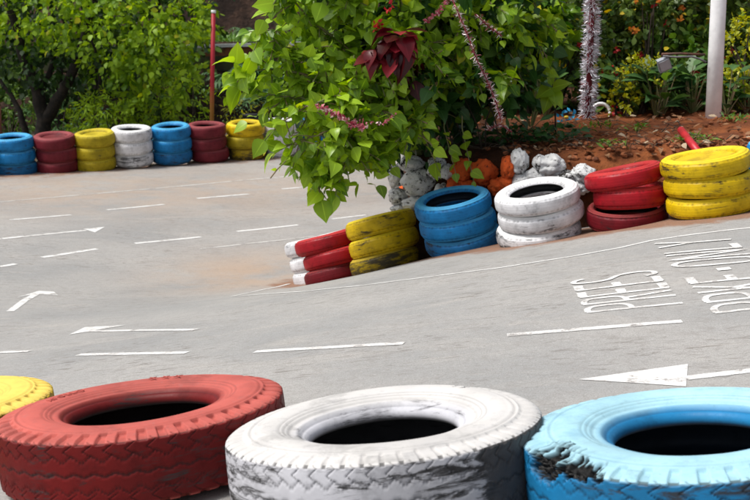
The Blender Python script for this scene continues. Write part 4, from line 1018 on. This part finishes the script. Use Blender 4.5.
def tree(label, basep, limbs, blobs, group=None, name='tree', leaf=M_TREE, L=.13, nl=(4,7)):
    b = np.array(basep); o = empty(name, b, label, 'tree', group); m_ = MB()
    for pts, r_ in limbs:
        w = [np.array(q) for q in pts]; fine = []
        for a, e in zip(w[:-1], w[1:]):
            for k in range(4): fine.append(a+(e-a)*k/4+.02*rv())
        fine.append(w[-1]); k = len(fine); m_.tube(fine, [r_*(1-.62*i/k) for i in range(k)], 8, False)
    m_.build('trunk', M_DARKBARK, o, loc=b)
    for mat, shape, lst in blobs:
        items = []
        for c, rad, n, tint in lst:
            for q, d in blob_points(c, rad, n, .55):
                e = q+(d*np.array([1,1,.5])+.3*rv())*.3*RNG.uniform(.4,1.1)+np.array([0,0,-.05])
                twig(items, q, e, int(RNG.integers(*nl)), L, .25, tint, .8)
        link('crown', leaves_mesh('crown', [((i[0]-b),)+tuple(i[1:]) for i in items], mat, shape, .15, .3), o)
    return o
def pxb(u, v_, Y, ru, rv_, ry, n, tint): s_ = Y/F; return (P(u, v_, Y), (ru*s_, ry, rv_*s_), n, tint)
tb = P(44, 150, 22.5); tb[2] = g(tb[0], tb[1])
tree('broad tree with forked dark trunk and drooping bright green leaves', tb,
  [([tb, P(43,118,22.5), P(36,88,22.5), P(22,52,22.4), P(10,10,22.3)], .15), ([P(43,125,22.5), P(58,100,22.4), P(70,76,22.3), P(84,40,22.2), P(95,0,22.)], .12), ([P(36,90,22.5), P(52,70,22.6), P(55,30,22.5)], .07),
   ([P(95,90,22.), P(97,55,22.), P(85,20,22.)], .035), ([P(99,60,22.), P(100,88,22.), P(112,99,22.), P(132,98,22.)], .04), ([tb+[-.3,.2,0], P(20,110,22.7), P(0,80,22.8)], .07)],
  [(M_TREE, 'ovate', [pxb(40,0,22.,90,28,.9,240,(.2,1)), pxb(130,20,21.9,75,45,.8,330,(.3,1)), pxb(160,62,22.,36,46,.4,150,(.2,1)), pxb(10,40,22.2,36,18,.5,40,(0,.5)), pxb(125,58,22.1,40,24,.5,75,(0,.6)), pxb(186,12,22.3,14,26,.4,40,(.4,1)), pxb(90,-90,22.5,150,70,1.8,380,(.3,1))]),
   (M_TREEDARK, 'ovate', [pxb(70,55,22.9,90,40,.5,260,(0,1)), pxb(100,-20,22.8,120,40,.8,220,(0,1)), pxb(50,62,22.1,46,16,.3,60,(0,1))])], L=.125)
UG = 'leafy bushes behind the far tyre row'
def under(u, v_, Y, ru, rv_, n, mat, tint, label, L=.11):
    c = P(u, v_, Y); s_ = Y/F; shrub('roadside_bush', label, c, (ru*s_, .45, rv_*s_), n, L, mat, 'lance', tint, UG, 'bush', nl=(4,7), out=.22, base=g(c[0], c[1]))
under(112,112,22.0,30,18,170,M_TREE,(.7,1),'yellow green bush behind the yellow and white far tyres')
under(152,110,22.4,30,20,150,M_TREE,(.35,.9),'mid green bush left of the red pole')
under(188,98,23.2,17,36,110,M_TREE,(.3,1),'bright bush directly beside the red pole')
under(84,120,22.2,16,10,60,M_TREE,(.4,.9),'low green bush at the foot of the forked tree')
under(12,112,24.0,30,26,120,M_TREEMID,(.2,1),'dark bush in the shade at the left edge')
under(60,118,25.0,40,24,120,M_FERN,(.1,.6),'dull green bush far behind the forked trunk')
under(240,118,21.9,16,14,46,M_GOLD,(.1,.7),'small yellow green plant behind the yellow far tyres',.09)
# pot
b = P(251, 122, 21.8); po = empty('plant_pot', b, 'small dark plant pot standing behind the yellow far tyres', 'pot')
m_ = MB(); m_.tube([(0,0,-.42),(0,0,.02),(0,0,.11)], [.10,.12,.135], 18); m_.build('pot_body', plain_mat('dark_pot', (.03,.03,.035), None, 6, .5), po)
m_ = MB(); m_.tube([(0,0,.10),(0,0,.135)], [.150,.150], 18); m_.build('rim', plain_mat('pot_rim', (.04,.04,.045), None, 6, .5), po)

# hillside behind
hx = axis((-40,-10,16), (-10,6,90), (6,40,20)); ht = axis((0,1,44))
def hill_z(x, y):
    base = -.75+.0*x
    s1 = smoothstep(27.2, 29.2, y)*1.25                      # bank below the terrace
    s2 = smoothstep(31.5, 37, y)*4.2+smoothstep(37, 60, y)*6  # rocky slope above
    return base+s1+s2
HX, HT = np.meshgrid(hx, ht); HY = 25.5+HT**1.3*45; HZ = hill_z(HX, HY)
HZ = HZ+np.array([mnoise.fractal((x*.9, y*.9, 2), .8, 2, 5) for x, y in zip(HX.ravel(), HY.ravel())]).reshape(HX.shape)*np.clip((HY-26)/3, 0, 1)*np.where((HY > 29.2) & (HY < 31.5), .03, .3)
t = NT('rocky_earth'); v = t.coord(rand=False); n1 = t.noise(v, .9, 6, .7); n2 = t.noise(v, 5, 6, .75)
c = t.mix(t.ramp(n1, .4, .62), (.030,.020,.016), (.085,.050,.036)); c = t.mix(t.ramp(n2, .52, .68, 0, .8), c, (.012,.010,.009)); c = t.mix(t.ramp(t.noise(v, 2.3, 5), .6, .72, 0, .6), c, (.05,.075,.025))
M_HILL = t.done(t.bsdf(c, .95, t.bump(t.math('ADD', n1, n2), 1., .25), .1))
tag(link('hillside_terrain', mesh('hillside', np.stack([HX, HY, HZ], -1).reshape(-1, 3), grid_faces(len(ht), len(hx)), M_HILL)), 'dark brown rocky hillside behind the trees', kind='structure')
# terrace edge wall with grey coping
ta = P(222, 52, 29.0); tb_ = P(320, 47, 29.0)
tw = empty('terrace_wall', ta, 'low orange brown earth terrace wall with a thin grey coping under the green strip', 'wall')
m_ = MB(); w0 = Vector(ta)+Vector((-1.5,0,0)); w1 = Vector(tb_)+Vector((4,0,0.1)); mid_ = (w0+w1)/2
ang = math.atan2(w1.z-w0.z, w1.x-w0.x); Mr = Matrix.Rotation(-ang, 3, 'Y')
m_.box(mid_-Vector((0,0,.02)), ((w1-w0).length, .2, .20), Mr); m_.build('earth_face', plain_mat('terrace_earth', (.26,.10,.045), (.12,.05,.03), 5, .9, .4), tw, False, loc=ta)
m_ = MB(); m_.box(mid_+Vector((0,-.02,.10)), ((w1-w0).length, .28, .07), Mr); m_.build('coping', plain_mat('grey_coping', (.58,.60,.60), (.42,.44,.43), 4, .8), tw, False, loc=ta)
its = []
for k in range(5200):
    x = RNG.uniform(-6, 4); y = RNG.uniform(29.3, 31.8); its.append((np.array([x, y, hill_z(np.array(x), np.array(y))+.62]), rv()*[.8,.8,.3]+np.array([0,0,.6]), np.array([0,-.3,1])+.5*rv(), RNG.uniform(.12,.3), RNG.random(), 0))
tag(link('terrace_grass', leaves_mesh('terrace_grass', its, M_WEED, 'lance', .1, .3)), 'strip of pale green plants on the terrace', kind='stuff')
tv = MB(); tv.box((-1, 30.3, .74), (16, 2.2, .5)); tag(tv.build('terrace_ground', plain_mat('terrace_soil', (.08,.10,.04), (.05,.05,.03), 3, .95), smooth=False), 'earth terrace behind the far plants', kind='structure')
def fern(u, v_, Y, n, L, label, nm='fern'):
    b = P(u, v_, Y); o = empty(nm, b, label, 'fern', 'ferns on the bank behind the track'); its = []
    for k in range(n):
        a = RNG.uniform(0, 6.283); el = RNG.uniform(.3,1.1); tipl = L*RNG.uniform(.7,1.1)
        for j in range(10):
            f_ = (j+1)/10; q = np.array([math.cos(a)*tipl*f_, math.sin(a)*tipl*f_*.7, tipl*(el*f_-1.0*f_*f_)])
            for s_ in (-1, 1):
                its.append((q, np.array([-math.sin(a)*s_+math.cos(a)*.5, math.cos(a)*s_+math.sin(a)*.5, -.2]), np.array([0,-.4,1])+.2*rv(), .22*L*(1.1-f_)*1.4+.03, RNG.random(), 0))
    link('fronds', leaves_mesh('fronds', its, M_FERN, 'lance', .1, .4), o)
fern(258,72,27.,22,1.0,'large dull green fern below the terrace wall'); fern(285,80,26.6,18,.9,'fern on the bank right of the large one'); fern(232,84,26.6,16,.8,'small dark fern right of the red pole'); fern(268,100,26.,16,.8,'lowest dark fern above the potted plant')
fern(245,32,32.,10,.6,'small fern on the terrace plants'); fern(262,95,25.6,14,.7,'fern in the shade beside the pot')
# trees far behind
for i, (u, v_, Y, ru, rv_, n, lb) in enumerate(((60,60,27.,90,60,260,'dark tree standing deep in the shade behind the forked tree'),(150,40,27.5,60,60,220,'dark tree behind the drooping branches left of the red pole'),(-40,40,26.5,70,70,160,'dark tree at the far left behind the post'),(590,20,17.,110,70,420,'dark tall tree behind the island shrubs'),(480,0,17.5,90,80,330,'shady tree behind the leafy bush'),(710,10,17.,90,80,360,'tall dark tree behind the white post'),(800,20,16.5,70,80,180,'dark tree beyond the right edge of the island'))):
    b = P(u, v_, Y); b[2] = g(b[0], b[1]); c = P(u, v_, Y); s_ = Y/F
    tree(lb, b, [([b, (b+c)/2+.1*rv(), c, c+np.array([.3,0,rv_*s_])], .11), ([(b+c)/2, c+np.array([-ru*s_*.6,0,0])], .06)], [(M_TREEMID, 'ovate', [(c, (ru*s_, .7, rv_*s_*1.25), n, (0,1)), (c+np.array([0,.2,rv_*s_*1.6]), (ru*s_*1.2,.9,rv_*s_), n//2, (0,1))])], 'trees beyond the planting', L=.2, nl=(5,8))

# ------------------------------------------------------------------ light, world, camera
w = bpy.data.worlds.new('World'); scn.world = w; w.use_nodes = True; nt = w.node_tree
bg = nt.nodes['Background']; sky = nt.nodes.new('ShaderNodeTexSky'); sky.sky_type = 'NISHITA'; sky.sun_disc = False
EL, AZ = 60, -104            # high sun from the left
sky.sun_elevation = R(EL); sky.sun_rotation = R(AZ); sky.air_density = 1.; sky.dust_density = 3.; sky.ozone_density = 1.
hs = nt.nodes.new('ShaderNodeHueSaturation'); hs.inputs['Saturation'].default_value = .35
nt.links.new(sky.outputs[0], hs.inputs['Color']); nt.links.new(hs.outputs[0], bg.inputs[0]); bg.inputs[1].default_value = .15
sd = bpy.data.lights.new('sun', 'SUN'); sd.energy = 4.1; sd.angle = R(18); sd.color = (1, .965, .91)
so = bpy.data.objects.new('sun', sd); COL.objects.link(so)
to_sun = Vector((math.sin(R(AZ))*math.cos(R(EL)), math.cos(R(AZ))*math.cos(R(EL)), math.sin(R(EL))))
so.rotation_euler = to_sun.to_track_quat('Z', 'Y').to_euler(); so.location = (0, 10, 12)
cam = bpy.data.cameras.new('camera'); co = bpy.data.objects.new('camera', cam); COL.objects.link(co)
co.location = (0, 0, CAMZ); co.rotation_euler = (R(90)-PITCH, 0, 0); cam.sensor_width = 36; cam.lens = F/750*36
cam.clip_start = .1; cam.clip_end = 500; cam.dof.use_dof = True; cam.dof.focus_distance = 6.6; cam.dof.aperture_fstop = 7.
scn.camera = co
scn.view_settings.view_transform = 'Standard'; scn.view_settings.look = 'None'; scn.view_settings.exposure = 0
